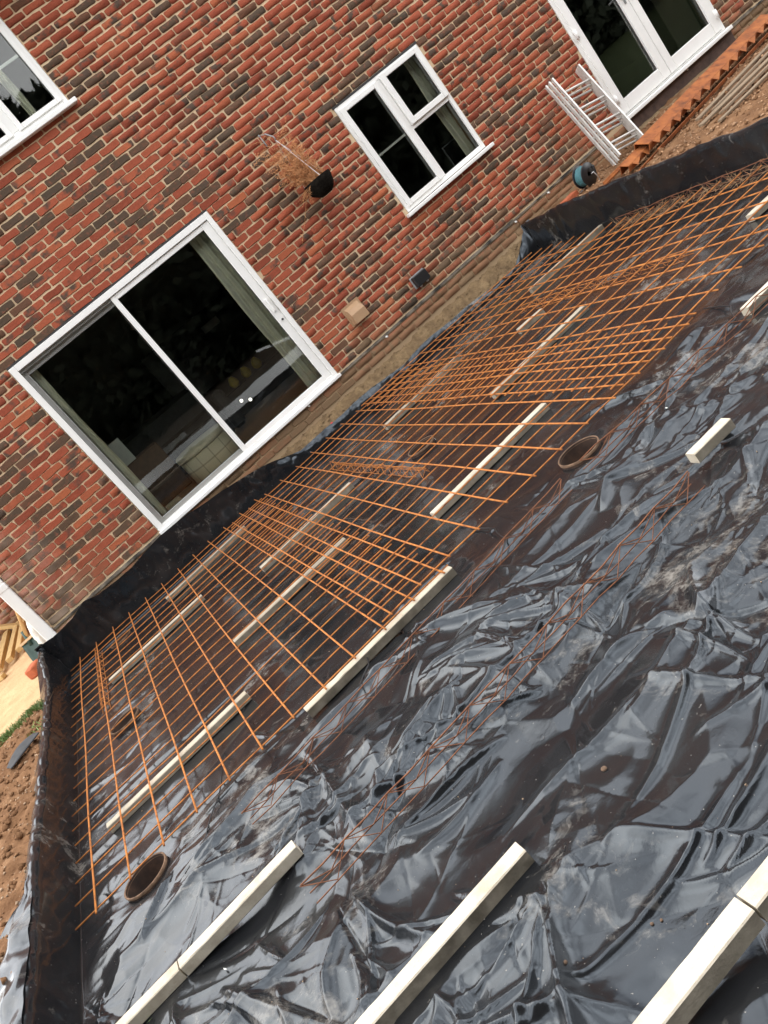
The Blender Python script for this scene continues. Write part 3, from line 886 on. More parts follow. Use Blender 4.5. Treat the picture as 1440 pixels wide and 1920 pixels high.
amp_n = 0.16 + 0.84*near
sx_, sy_ = Aa + 0.25*(wx - Aa), Bb + 0.25*(wy - Bb)
f1 = facets(sx_*0.85, sy_*1.2, 0.34, 0.16, 0.20, 1); f2 = -facets(sx_*1.05 + sy_*0.3 + 3, sy_*0.9 - sx_*0.25, 0.25, 0.14, 0.17, 2); f3 = facets(sx_ + sy_*0.5, sy_ - sx_*0.4, 0.14, 0.14, 0.14, 3)
pm = np.clip(perlin(Aa*0.8, Bb*0.8, 48)*1.6 + 0.5, 0, 1)
Hh += amp_n * (0.75*f1 + 0.55*f2*pm + 0.5*f3*(1 - pm))
def crease(cx, cy, th, L, w, amp, cone=0.0, asym=1.0, sharp=0.08):
    ext = L/2 + w*3
    i0, i1 = np.searchsorted(a_ax, (cx - ext, cx + ext)); j0, j1 = np.searchsorted(b_ax, (cy - ext, cy + ext))
    if i1 - i0 < 2 or j1 - j0 < 2: return
    X = a_ax[i0:i1, None] - cx; Y = b_ax[None, j0:j1] - cy
    c, s = math.cos(th), math.sin(th)
    bend = crease.bend
    u = (X*c + Y*s) / (L/2)
    v = -X*s + Y*c + bend * L * u*u
    ww = w * (1 + cone * np.clip(u, -1, 1))
    ww = np.where(v > 0, ww, ww * asym)
    tt = v / ww
    env = np.clip(1 - u*u, 0, 1) ** 0.75
    prof = np.exp(-np.sqrt(tt*tt + sharp*sharp) * 1.7)
    Hh[i0:i1, j0:j1] += amp * env * prof
crease.bend = 0.0
cg = np.random.default_rng(19)
# fans of folds running out of pinched points
for _ in range(120):
    px, py = cg.uniform(-1.5, 3.4), cg.uniform(-8.0, -4.9)
    th0 = cg.uniform(0, 2*math.pi)
    for k in range(int(cg.integers(2, 6))):
        th = th0 + cg.uniform(-0.9, 0.9)
        L = cg.uniform(0.18, 0.75); w = L * cg.uniform(0.035, 0.10)
        crease.bend = cg.normal(0, 0.06)
        crease(px + math.cos(th)*L/2, py + math.sin(th)*L/2, th, L, w, L * cg.uniform(0.04, 0.085) * cg.choice([1, 1, 1, -0.7]), 0.75, cg.uniform(0.3, 1.0))
# long folds, mostly along the sheet
for _ in range(170):
    px, py = cg.uniform(-1.5, 4.9), cg.uniform(-8.2, -0.3)
    nr = 1.0 if py < -4.9 else 0.42
    th = cg.normal(0, 0.22) if cg.random() < 0.6 else cg.uniform(0, math.pi)
    L = cg.uniform(0.3, 1.3); crease.bend = cg.normal(0, 0.04)
    crease(px, py, th, L, cg.uniform(0.022, 0.055), cg.uniform(0.012, 0.036) * nr * cg.choice([1, 1, -0.6]), cg.uniform(-0.7, 0.7), cg.uniform(0.25, 1.0))
# small crumples in patches
for _ in range(1500):
    px, py = cg.uniform(-1.5, 3.6), cg.uniform(-8.0, -3.6)
    if perlin(px*1.25, py*1.25, 60) < 0.12: continue
    L = cg.uniform(0.04, 0.20); crease.bend = cg.normal(0, 0.10)
    crease(px, py, cg.uniform(0, math.pi), L, L * cg.uniform(0.06, 0.14), L * cg.uniform(0.03, 0.07) * (1.0 if py < -4.8 else 0.5) * cg.choice([1, -0.8]), cg.uniform(-0.8, 0.8), cg.uniform(0.3, 1))
# straight fold lines of the unrolled sheet
crease.bend = 0.0
for (yy, x0, x1, am, w) in ((-4.95, -0.9, 3.2, 0.020, 0.05), (-5.02, -0.6, 2.6, -0.014, 0.022), (-4.62, -1.3, 1.2, 0.014, 0.05), (-3.72, -1.3, 0.9, 0.018, 0.035), (-3.2, -0.6, 4.4, 0.012, 0.05),
                            (-4.35, 1.3, 4.4, 0.014, 0.05), (-2.5, -1.2, 2.6, 0.012, 0.06), (-1.75, 0.2, 4.6, 0.012, 0.06), (-3.55, 2.0, 4.8, 0.014, 0.05), (-5.3, 0.6, 4.4, 0.022, 0.06)):
    crease((x0+x1)/2, yy, cg.normal(0, 0.015), x1-x0, w, am, 0, 0.5)
# upstand wrinkles: folds that run up the sides
# thin straight creases left from folding and unrolling
for _ in range(240):
    px, py = cg.uniform(-1.5, 2.9), cg.uniform(-8.0, -4.9)
    L = cg.uniform(0.15, 0.8); crease.bend = cg.normal(0, 0.012)
    crease(px, py, cg.uniform(0, math.pi), L, cg.uniform(0.009, 0.018), cg.uniform(0.0025, 0.007) * cg.choice([1, -1]), cg.uniform(-0.5, 0.5), 1.0, 0.05)
for _ in range(4):                     # ease the few spots that came out too steep for a sheet
    av = Hh.copy(); av[1:-1, 1:-1] = 0.25*(Hh[:-2, 1:-1] + Hh[2:, 1:-1] + Hh[1:-1, :-2] + Hh[1:-1, 2:])
    st = np.clip((np.abs(av - Hh) - 0.003) / 0.003, 0, 1)
    Hh = Hh + (av - Hh) * st
Hh[1:-1, :] = 0.06*Hh[:-2, :] + 0.88*Hh[1:-1, :] + 0.06*Hh[2:, :]
Hh[:, 1:-1] = 0.06*Hh[:, :-2] + 0.88*Hh[:, 1:-1] + 0.06*Hh[:, 2:]
Hh -= 0.5*near*np.mean(Hh[near > 0.9])
lim = 0.032 + 0.07*near
Hh = np.where(Hh > 0, lim * np.tanh(Hh / lim), 0.08 * np.tanh(Hh / 0.08))
SP = [(-1.24, -.245, -4.00, -3.99, 'pale concrete bar under the left mesh nearest the proud pile casing'),
      (-.126, .872, -3.11, -3.12, 'concrete bar half under the overlapping mesh sheets, behind the long front bar'),
      (-1.09, -.10, -1.49, -1.48, 'concrete bar under the left mesh close to the far left corner and the lattice'),
      (.375, 1.35, -2.15, -2.10, 'concrete bar beneath the doubled mesh overlap, middle of its row'),
      (-.06, .935, -4.765, -4.755, 'long concrete bar showing along the front edge where the mesh sheets overlap'),
      (1.23, 2.235, -3.99, -3.95, 'bright concrete bar under the middle mesh just behind the open pile casing'),
      (-.37, .61, -.60, -.53, 'concrete bar under the mesh nearest the house below the patio door'),
      (2.39, 3.42, -3.01, -2.97, 'narrow looking concrete bar under the right mesh, in line with the white bar before it'),
      (2.05, 3.03, -1.435, -1.335, 'slightly askew concrete bar under the mesh below the buff vent'),
      (4.01, 5.0, -1.345, -1.35, 'concrete bar poking out past the far right end of the mesh'),
      (3.27, 3.54, -2.15, -2.18, 'short broken concrete piece under the right mesh sheet'),
      (2.935, 3.92, -5.04, -5.06, 'concrete bar lying free of the mesh at the right edge of the picture'),
      (4.10, 4.98, -4.07, -4.11, 'concrete bar under the mesh cut off by the right edge of the picture'),
      (-1.455, -.990, -5.635, -5.63, 'bottom left concrete bar, piece nearer the upstand of two end to end'),
      (-.984, -.41, -5.63, -5.608, 'bottom left concrete bar, piece nearer the middle of two end to end'),
      (-.85, .155, -6.605, -6.58, 'single thick concrete bar rising from the bottom edge of the picture'),
      (-.61, .390, -7.275, -7.255, 'concrete bar in the bottom right corner, lower one of two laid end to end'),
      (.397, 1.39, -7.255, -7.24, 'concrete bar in the bottom right corner, upper one of two laid end to end'),
      (1.82, 2.05, -5.70, -5.705, 'short stub of concrete bar alone on the open sheet at right')]
PIPES = [(-1.08, -4.77, 0.120, -0.415), (1.84, -4.80, 0.120, -0.410), (-1.03, -2.65, 0.120, -0.400), (1.83, -2.67, 0.115, -0.405), (4.86, -2.48, 0.115, -0.400), (-0.93, -0.40, 0.115, -0.418)]
for (x0, x1, y0, y1, lab) in SP:
    dx = np.maximum(np.maximum(x0 - 0.01 - Aa, Aa - x1 - 0.01), 0); dy = np.maximum(np.abs(Bb - (y0 + y1)/2) - 0.05, 0)
    k_ = np.clip(np.sqrt(dx*dx + dy*dy) / 0.09, 0, 1)
    Hh = np.where(k_ < 1, np.minimum(Hh, 0.002) * (1 - k_) + Hh * k_, Hh)
for (x, y, r, z) in PIPES:
    k_ = np.clip((np.hypot(Aa - x, Bb - y) - r) / 0.12, 0, 1)
    Hh = Hh * k_
# keep it flat right at the upstands so the angle reads
wall_l = np.clip((Aa - XA) / 0.10, 0, 1); wall_r = np.clip((XB - Aa) / 0.10, 0, 1); wall_b = np.clip((YB - Bb) / 0.10, 0, 1)
fl = np.minimum(np.minimum(wall_l, wall_r), wall_b)
ups = ((Aa < XA) | (Aa > XB) | (Bb > YB))
wr = 0.010 * perlin(Aa*2, Bb*2.4, 70) + 0.004 * perlin(Aa*5, Bb*8, 71) + 0.005 * ridged(Aa*3, Bb*5, 72)
def interp(x, pts):
    return np.interp(x, [p[0] for p in pts], [p[1] for p in pts])
# left side: height of the upstand along y
hl = interp(Bb, [(-8.5, -0.19), (-5.0, -0.185), (-4.0, -0.165), (-1.7, -0.170), (-1.35, -0.155), (-0.9, -0.14), (-0.55, -0.06), (0.3, -0.02)]) + 0.008 * perlin(Bb*2.5, Bb*0 + 3.3, 73) + 0.006*perlin(Bb*9, Bb*0+1.1, 74)
hr = interp(Bb, [(-8.5, -0.14), (-3.4, -0.13), (-1.2, -0.07), (-0.3, -0.08), (0.3, -0.09)]) + 0.014 * perlin(Bb*2.2, Bb*0 + 7.3, 75) + 0.008*perlin(Bb*7, Bb*0+1.1, 76)
top_pts = [(-1.6, -0.03), (-1.37, -0.058), (-1.12, -0.045), (-0.95, 0.0), (-0.80, -0.035), (-0.64, -0.050), (-0.41, -0.056), (-0.017, -0.008), (0.23, -0.02), (0.47, -0.052), (0.86, -0.095), (1.22, -0.168), (1.56, -0.285), (1.97, -0.285), (2.57, -0.290), (2.99, -0.335), (3.3, -0.300), (3.57, -0.315), (4.04, -0.325), (4.34, -0.365), (4.65, -0.345), (4.86, -0.22), (5.07, -0.10), (5.25, -0.09), (5.6, -0.09)]
hb_ = interp(Aa, top_pts) + interp(Aa, [(-1.6, 0.035), (0.3, 0.03), (0.9, 0.016), (1.6, 0.0)]) + 0.006*perlin(Aa*5, Aa*0 + 0.7, 83)
# lateral profile: t = run past the edge
def profile(t, h, lean, rr=0.05):
    """returns (outward shift, z) for run t: up a slightly leaning face, over a rounded top, then outward and down"""
    H = h - ZM
    out = np.where(t < H, lean * (t / H), lean + (1 - np.cos(np.clip((t - H) / (rr*1.57), 0, 1) * math.pi/2)) * rr + np.clip(t - H - rr*1.57, 0, None) * 0.80)
    z = np.where(t < H, ZM + t, h + rr * np.sin(np.clip((t - H) / (rr*1.57), 0, 1) * math.pi/2) - np.clip(t - H - rr*1.57, 0, None) * 0.55)
    return out, z
tl = np.clip(XA - Aa, 0, None); trr = np.clip(Aa - XB, 0, None); tb = np.clip(Bb - YB, 0, None)
ol, zl = profile(tl, hl - 0.035, 0.02, 0.045)
orr, zr = profile(trr, hr - 0.03, 0.035, 0.04)
PX = np.clip(Aa, XA, XB) - np.where(tl > 0, ol, 0) + np.where(trr > 0, orr, 0)
tau = tb / 0.50
PY = np.minimum(Bb, YB)
y_top = interp(Aa, [(-1.6, -0.205), (-0.2, -0.215), (0.9, -0.19), (1.5, -0.18), (2.2, -0.185), (4.4, -0.19), (4.8, -0.19), (5.2, -0.10), (5.6, -0.06)])
bulge = 0.05 * np.sin(np.clip(tau, 0, 1) * math.pi)
PY = PY + np.where(tb > 0, tau * (y_top - YB) + bulge * interp(Aa, [(-1.6, 0.4), (0.9, 0.4), (1.6, -0.5)]) + 0.012 * perlin(Aa*6, tau*2, 80) * np.sin(np.clip(tau, 0, 1)*1.6) + 0.010*ridged(Aa*9, tau*1.5, 82)*tau, 0)
zb_ = ZM + tau * (hb_ - ZM)
PZ = np.full_like(Aa, ZM)
PZ = np.where(tl > 0, np.maximum(PZ, zl), PZ)
PZ = np.where(trr > 0, np.maximum(PZ, zr), PZ)
PZ = np.where(tb > 0, np.maximum(PZ, zb_), PZ)
PZ = PZ + np.where(ups, 0, Hh * fl)
PX = PX + np.where(tl > 0, wr * np.clip(tl / 0.06, 0, 1), 0) - np.where(trr > 0, wr * 1.3 * np.clip(trr / 0.06, 0, 1), 0)
PZ = PZ + np.where((tl > 0.24) | (trr > 0.34), wr, 0)
V = np.stack([PX, PY, PZ], -1).reshape(-1, 3)
F = grid_faces(len(a_ax), len(b_ax))
cxy = V[F].mean(1)
keep = np.ones(len(F), bool)
for (x, y, r, z) in PIPES:
    keep &= ((cxy[:, 0]-x)**2 + (cxy[:, 1]-y)**2) > (r*0.985)**2
mem = big_mesh('polythene_sheet', V, F[keep], M['membrane'])
tag(mem, 'wrinkled glossy black polythene sheet lining the whole shallow excavation', 'plastic sheet')
# loose flap folded over the near left edge
V = []
nu, nv = 60, 22
for i in range(nu):
    for j in range(nv):
        u, v = i/(nu-1), j/(nv-1)
        yy = -5.75 + 1.35*u
        wd = 0.30 * (0.35 + 0.65*math.sin(math.pi * min(1, u*1.15))**0.6 if 0 < u < 0.87 else 0.3)
        V.append((-1.505 - wd*v + 0.010*float(perlin(u*7, v*3, 90)), yy + 0.02*float(perlin(u*4, v*4, 91)), -0.166 + 0.022*math.sin(math.pi*min(1, v*1.6)) + 0.008*math.sin(v*7 + u*9)*v - 0.022*v + 0.014*float(perlin(u*9, v*4, 92))))
tag(big_mesh('sheet_flap', np.array(V), grid_faces(nu, nv), M['membrane'], mem))

# pile casings
pl = ['brown pile casing ring standing proud at the near left corner of the mesh', 'pile casing opening just in front of the middle mesh edge', 'rusty pile casing opening under the left mesh beside the wire lattice',
      'pile casing opening under the middle mesh sheet', 'rusty pile casing at the far right edge beside the dry weeds', 'small rusty pile casing in the far left corner by the house wall']
for (x, y, r, z), lab in zip(PIPES, pl):
    o = empty('pile_casing', (x, y, ZM)); tag(o, lab, 'pipe', 'pile casings through the sheet')
    h = z - ZM
    b = MB(); b.lathe([(r, -0.02), (r, h - 0.003), (r - 0.002, h), (r - 0.006, h), (r - 0.008, h - 0.003), (r - 0.008, -0.70)], 40)
    b.build('ring', M['casing'], o, True)
    MB().lathe([(r + 0.0015, h - 0.012), (r + 0.0025, h + 0.001), (r - 0.002, h + 0.0025), (r - 0.006, h + 0.001), (r - 0.0085, h - 0.012)], 40).build('rim', M['casing_rim'], o, True)
    MB().lathe([(0.0, -0.695), (r - 0.0075, -0.695)], 40).build('infill', M['subsoil'], o)

# ================================================================== CONCRETE SPACER BARS
ZC = -0.385
def spacer(x0, x1, y0, y1, label, seed, w=0.060, h=0.050, side_dark=0.7):
    """bar from (x0,y0) to (x1,y1) with chipped edges"""
    L = math.hypot(x1 - x0, y1 - y0); th = math.atan2(y1 - y0, x1 - x0)
    rg = np.random.default_rng(seed)
    n = max(4, int(L / 0.04)); b = MB()
    c = 0.004
    prof = [(-w/2 + c, 0), (w/2 - c, 0), (w/2, c), (w/2, h - c), (w/2 - c, h), (-w/2 + c, h), (-w/2, h - c), (-w/2, c)]
    for i in range(n + 1):
        for k, (py, pz) in enumerate(prof):
            s = 1.0 - (abs(rg.normal(0, 0.012)) if k in (3, 4, 5, 6) else 0)
            if rg.random() < 0.015 and k in (3, 4, 5, 6): s -= 0.08
            b.v.append((-L/2 + L*i/n, py * s, pz * (1 - (1 - s)*0.5)))
    for i in range(n):
        for k in range(8):
            k2 = (k + 1) % 8
            b.f.append((i*8 + k, i*8 + k2, (i+1)*8 + k2, (i+1)*8 + k))
    b.f.append(tuple(range(8))[::-1]); b.f.append(tuple(n*8 + k for k in range(8)))
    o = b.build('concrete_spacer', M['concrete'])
    nf = len(o.data.polygons)
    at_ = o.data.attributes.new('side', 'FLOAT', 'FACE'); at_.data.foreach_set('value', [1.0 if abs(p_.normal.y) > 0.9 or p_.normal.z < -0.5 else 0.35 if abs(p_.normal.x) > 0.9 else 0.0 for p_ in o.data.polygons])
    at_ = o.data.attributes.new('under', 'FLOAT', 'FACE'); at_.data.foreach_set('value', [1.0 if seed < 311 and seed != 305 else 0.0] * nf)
    at_ = o.data.attributes.new('side_dark', 'FLOAT', 'FACE'); at_.data.foreach_set('value', [side_dark] * nf)
    o.location = ((x0 + x1)/2, (y0 + y1)/2, ZC - h); o.rotation_euler = (0, 0, th)
    return tag(o, label, 'concrete bar', 'precast concrete spacer bars on the sheet')
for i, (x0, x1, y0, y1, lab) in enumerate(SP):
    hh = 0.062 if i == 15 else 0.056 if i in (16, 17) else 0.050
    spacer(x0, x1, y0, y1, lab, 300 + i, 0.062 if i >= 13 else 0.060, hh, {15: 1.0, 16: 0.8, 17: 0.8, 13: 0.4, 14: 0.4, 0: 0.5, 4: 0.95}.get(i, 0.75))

# ================================================================== REINFORCING MESH
def mesh_sheet(name, yx, xr, ys, yr, z0, label, seed, tilt=0.038, flip=False):
    o = empty(name, ((xr[0]+xr[1])/2, (yr[0]+yr[1])/2, z0)); tag(o, label, 'steel mesh', 'welded reinforcing mesh sheets')
    ox, oy = o.location.x, o.location.y
    rg = np.random.default_rng(seed)
    ph = rg.uniform(0, 6, 4)
    def zz(x, y):   # gentle sag between supports plus the slope towards the house
        return z0 + tilt * (y + 4.75) / 4.7 + 0.004 * math.sin(x*3.1 + ph[0]) * math.cos(y*2.3 + ph[1]) + 0.003 * math.sin(x*5.3 + y*3 + ph[2])
    for x in yx:
        e0, e1 = yr[0] + rg.normal(0, 0.006), yr[1] + rg.normal(0, 0.008)
        pts = []
        bow = rg.normal(0, 0.004)
        for k in range(15):
            y = e0 + (e1 - e0)*k/14
            pts.append((x + bow*math.sin(k/14*math.pi*1.3) - ox, y - oy, zz(x, y) + (0.0 if flip else 0.0092) - z0))
        MB().tube(pts, 0.0052, 7).build('cross_bar', M['rust'], o, True)
    for y in ys:
        e0, e1 = xr[0] + rg.normal(0, 0.008), xr[1] + rg.normal(0, 0.008)
        pts = []
        bow = rg.normal(0, 0.003)
        for k in range(11):
            x = e0 + (e1 - e0)*k/10
            pts.append((x - ox, y + bow*math.sin(k/10*math.pi) - oy, zz(x, y) + (0.0100 if flip else 0.0) - z0))
        MB().tube(pts, 0.0052 if flip else 0.0043, 6).build('long_bar', M['rust'], o, True)
    return o
mesh_sheet('reinforcing_mesh', np.linspace(-1.33, 0.885, 12), (-1.445, 0.945), [-4.73 + 0.2*k for k in range(24)], (-4.785, -0.05), -0.3805, 'left rusty steel mesh sheet with wide squares next to the left upstand', 1)
mesh_sheet('reinforcing_mesh', np.linspace(0.559, 2.815, 12), (0.50, 2.875), [-4.715 + 0.2*k for k in range(22)], (-4.765, -0.42), -0.3625, 'middle rusty steel mesh sheet overlapping both its neighbours', 2)
mesh_sheet('reinforcing_mesh', np.linspace(2.30, 4.50, 12), (2.25, 4.735), [-4.69 + 0.2*k for k in range(22)], (-4.74, -0.43), -0.3425, 'far right rusty steel mesh sheet ending beside the dry weeds', 3, 0.03, True)

# ================================================================== WIRE LATTICES
def lattice(x, y, L, th, label, mat, wscale=1.0, pitch=0.2, lean=0.0):
    o = empty('wire_lattice', (x, y, ZM + (0.040 if y < -5.5 else 0.028 if y < -4.9 else 0.006))); o.rotation_euler = (lean, 0, th); tag(o, label, 'wire spacer', 'lattice wire spacers')
    h, hw = 0.060 * wscale, 0.034 * wscale
    rg = np.random.default_rng(int(abs(x*1000) + abs(y*77)))
    n = int(L / pitch)
    def wob(p, s=0.0025): return tuple(np.array(p) + rg.normal(0, s, 3))
    xs_ = np.linspace(-L/2, L/2, n*2 + 1)
    MB().tube([wob((v, 0, h)) for v in xs_], 0.0033, 5).build('top_wire', mat, o, True)
    for s in (-1, 1):
        MB().tube([wob((v, s*hw, 0.0)) for v in xs_], 0.0026, 5).build('bottom_wire', mat, o, True)
        pts = [((v, 0, h) if k % 2 == 0 else (v, s*hw, 0.0)) for k, v in enumerate(xs_)]
        MB().tube([wob(p, 0.001) for p in pts], 0.0022, 5).build('web_wire', mat, o, True)
    return o
lattice(0.605, -5.93, 2.10, 0.03, 'long rusty wire lattice across the wrinkled sheet in the foreground', M['rust_dark'], 1.1)
lattice(0.52, -5.11, 2.10, 0.06, 'rusty wire lattice lying parallel in front of the mesh, lower left of the two', M['rust_dark'], 1.0)
lattice(2.75, -5.12, 2.10, -0.07, 'rusty wire lattice in front of the mesh reaching the right picture edge', M['rust_dark'], 1.0)
lattice(-1.18, -0.98, 2.05, R(90), 'orange wire lattice under the left mesh by the upstand', M['rust'], 1.0, 0.14)
lattice(1.55, -2.2, 2.2, R(91), 'orange wire lattice under the middle mesh sheet', M['rust'], 1.0, 0.14)
lattice(3.75, -2.7, 2.1, R(94), 'orange wire lattice under the right mesh sheet', M['rust'], 1.0, 0.14)
lattice(4.93, -3.0, 2.6, R(90), 'wire lattice tangled in dry weeds along the right upstand', M['rust_dark'], 1.2, 0.2)

# thin black cables snaking out from under the mesh
for (pts, lab) in (([(1.20, -4.55, 0), (1.24, -4.75, 0), (1.20, -4.95, 0), (1.02, -5.08, 0), (0.85, -5.12, 0)], 'thin black cable curling out below the middle of the mesh edge'),
                   ([(0.33, -4.72, 0), (0.30, -4.86, 0), (0.18, -5.0, 0), (0.02, -5.10, 0)], 'thin black cable by the end of the long front concrete bar'),
                   ([(3.05, -4.62, 0), (3.02, -4.85, 0), (2.90, -5.0, 0), (2.78, -5.02, 0)], 'thin black cable at the left end of the free concrete bar'),
                   ([(-0.55, -4.5, 0), (-0.62, -4.72, 0), (-0.74, -4.95, 0), (-0.92, -5.10, 0)], 'thin black cable close to the proud pile casing')):
    P3 = []
    for i in range(len(pts) - 1):
        for k in range(6):
            u = k/6; p, q = Vector(pts[i]), Vector(pts[i+1])
            P3.append(tuple(p.lerp(q, u) + Vector((0.008*math.sin(3*(i+u)), 0.006*math.cos(4*(i+u)), ZM + 0.026))))
    tag(MB().tube(P3, 0.0035, 6).build('cable', M['blackplastic'], None, True), lab, 'cable')

# ================================================================== HANGING BASKET
hk = MB().tube([(3.30, -0.004, 2.28), (3.30, -0.012, 2.14)], 0.007, 6); hk.tube([(3.30, -0.012, 2.265), (3.31, -0.14, 2.235), (3.32, -0.245, 2.16), (3.32, -0.25, 2.135), (3.32, -0.235, 2.125)], 0.006, 6)
hk.build('basket_bracket', M['greyplastic'], house, True)
hbk = empty('hanging_basket', (3.42, -0.22, 1.44)); tag(hbk, 'dark hanging basket of dead ginger foliage on the brick wall', 'hanging basket')
pr = [(0.0, 0.0), (0.05, 0.004), (0.09, 0.025), (0.125, 0.07), (0.145, 0.13), (0.150, 0.18), (0.135, 0.182), (0.0, 0.165)]
bo = MB().lathe(pr, 24).build('bowl', M['bowl'], hbk, True)
for v in bo.data.vertices:
    n_ = 0.022 * float(perlin(v.co.x*22, v.co.z*22 + v.co.y*17, 5)); v.co += Vector((v.co.x, v.co.y, 0)).normalized() * n_ if v.co.xy.length > 0.02 else Vector((0, 0, 0))
for k in range(3):
    a = 2*math.pi*k/3 + 0.5
    MB().tube([(0.145*math.cos(a), 0.145*math.sin(a), 0.18), (-0.10, -0.015, 0.69)], 0.0022, 5).build('chain', M['silver'], hbk)
tw = MB(); tg = random.Random(5)
def twig(p, d, L, r, mb, curl=0.35, n=5):
    pts = [Vector(p)]; d = Vector(d).normalized()
    for i in range(n):
        d = (d + Vector((tg.gauss(0, curl), tg.gauss(0, curl), tg.gauss(0, curl*0.7))) * 0.6).normalized()
        pts.append(pts[-1] + d * (L/n))
    mb.tube(pts, [r*(1 - 0.7*i/n) for i in range(n+1)], 3, False)
    return pts
lf = MB()
def leaflets(pts, mb, s=0.016, per=3):
    for p in pts[1:]:
        for _ in range(per):
            d = Vector((tg.gauss(0, 1), tg.gauss(0, 1), tg.gauss(0, 1))).normalized(); e = d.orthogonal().normalized()
            q = p + d*0.005; L = s*tg.uniform(0.6, 1.5)
            n0 = len(mb.v); mb.v += [tuple(q), tuple(q + d*L*0.5 + e*L*0.22), tuple(q + d*L), tuple(q + d*L*0.5 - e*L*0.22)]
            mb.f.append((n0, n0+1, n0+2, n0+3))
for k in range(150):
    a = tg.uniform(0, 6.283); r0 = 0.12*math.sqrt(tg.random())
    side = -1 if tg.random() < 0.6 else 1
    st = (r0*math.cos(a), r0*math.sin(a), 0.17)
    top = Vector((-0.10 + side*tg.uniform(0.02, 0.16) + (-0.05 if side < 0 else 0.0), tg.gauss(0, 0.05), tg.uniform(0.36, 0.80)))
    pts = twig(st, top - Vector(st), (top - Vector(st)).length * tg.uniform(0.45, 1.05), 0.0026, tw, 0.16, 7)
    leaflets(pts, lf, 0.016, 2)
    for m_ in range(3):
        q = pts[tg.randint(2, 7)]
        p2 = twig(q, (side*tg.uniform(0, 1), tg.gauss(0, 0.6), tg.uniform(-0.3, 1.0)), tg.uniform(0.05, 0.13), 0.0014, tw, 0.4, 4)
        leaflets(p2, lf, 0.014, 3)
for k in range(16):
    a = tg.uniform(2.6, 3.9)
    pts = twig((0.14*math.cos(a), 0.14*math.sin(a), 0.17), (-0.6, tg.gauss(0, 0.2), -0.5), tg.uniform(0.10, 0.2), 0.002, tw, 0.3, 5); leaflets(pts, lf, 0.012, 2)
pts = [Vector((-0.13, -0.02, 0.165)), Vector((-0.20, 0.0, 0.10)), Vector((-0.27, 0.03, 0.02)), Vector((-0.34, 0.06, -0.06)), Vector((-0.42, 0.10, -0.14)), Vector((-0.46, 0.13, -0.19))]
tw.tube(pts, 0.0022, 4); leaflets(pts, lf, 0.022, 3)
tw.build('dead_stems', M['twig'], hbk); tag(lf.build('dead_leaves', M['twig'], hbk), kind='stuff')

# ================================================================== LADDER
ld = empty('ladder', (6.06, -0.80, -0.15)); tag(ld, 'folded three-section aluminium ladder leaning on the wall left of the french doors', 'ladder')
bot = Vector((5.935, -0.80, -0.155)); topv = Vector((6.235, -0.115, 0.895)); ax_ = (topv - bot); Ld = ax_.length; ax_.normalize()
side_ = Vector((1, 0, 0)); side_ = (side_ - ax_*side_.dot(ax_)).normalized(); nrm = side_.cross(ax_).normalized()
def lpt(u, s, d): return bot + ax_*u + side_*s + nrm*d - Vector(ld.location)
def bar_box(mb, c0, c1, a, b_, ha, hb):
    n0 = len(mb.v)
    for c in (c0, c1):
        for (i, j) in ((-1, -1), (1, -1), (1, 1), (-1, 1)): mb.v.append(tuple(c + a*ha*i + b_*hb*j))
    for k in range(4):
        k2 = (k+1) % 4; mb.f.append((n0+k, n0+k2, n0+4+k2, n0+4+k))
    mb.f += [(n0+3, n0+2, n0+1, n0), (n0+4, n0+5, n0+6, n0+7)]
for s3 in range(3):
    dd = -0.062 + 0.062*s3; off = 0.012*s3
    wdt = 0.40 - 0.03*s3
    for sd in (0.0, 1.0):
        s_ = 0.015*s3 + sd*wdt
        mb = MB(); bar_box(mb, lpt(off, s_, dd), lpt(Ld - off*2, s_, dd), side_, nrm, 0.009, 0.020)
        mb.build('stile', M['alu'], ld)
    for k in range(4):
        u = 0.17 + 0.27*k + 0.02*s3
        MB().tube([lpt(u, 0.015*s3 + 0.012, dd), lpt(u, 0.015*s3 + wdt - 0.012, dd)], 0.013, 8).build('rung', M['alu'], ld, True)
for sd in (0.0, 0.40):
    mb = MB(); bar_box(mb, lpt(-0.03, sd, -0.062), lpt(0.012, sd, -0.062), side_, nrm, 0.014, 0.030); mb.build('rubber_foot', M['blackplastic'], ld)

# ================================================================== CABLE REEL
re_ = empty('cable_reel', (5.60, -0.70, -0.015)); re_.rotation_euler = (R(8), 0, R(12)); re_.scale = (0.85,)*3; re_.location.z -= 0.022; tag(re_, 'black cable reel wound with teal cable beside the ladder foot', 'cable reel')
def ring(mb, prof, n=28):
    """lathe around local y"""
    base = len(mb.v)
    for (r, y) in prof:
        for k in range(n):
            th = 2*math.pi*k/n; mb.v.append((r*math.cos(th), y, r*math.sin(th)))
    for i in range(len(prof)-1):
        for k in range(n):
            k2 = (k+1) % n; mb.f.append((base+i*n+k, base+i*n+k2, base+(i+1)*n+k2, base+(i+1)*n+k))
mb = MB(); ring(mb, [(0.03, -0.075), (0.135, -0.075), (0.14, -0.068), (0.135, -0.061), (0.03, -0.061)]); mb.build('flange', M['blackplastic'], re_, True)
mb = MB(); ring(mb, [(0.03, 0.061), (0.135, 0.061), (0.14, 0.068), (0.135, 0.075), (0.03, 0.075)]); mb.build('flange', M['blackplastic'], re_, True)
pts = []
for k in range(9*16):
    a = 2*math.pi*k/16; pts.append((0.112*math.cos(a) + 0.004*math.sin(k*1.7), -0.054 + 0.108*k/144, 0.112*math.sin(a)))
MB().tube(pts, 0.0085, 6).build('cable_coil', M['teal'], re_, True)
mb = MB(); ring(mb, [(0.03, -0.06), (0.10, -0.06), (0.10, 0.06), (0.03, 0.06)]); mb.build('drum', M['blackplastic'], re_, True)
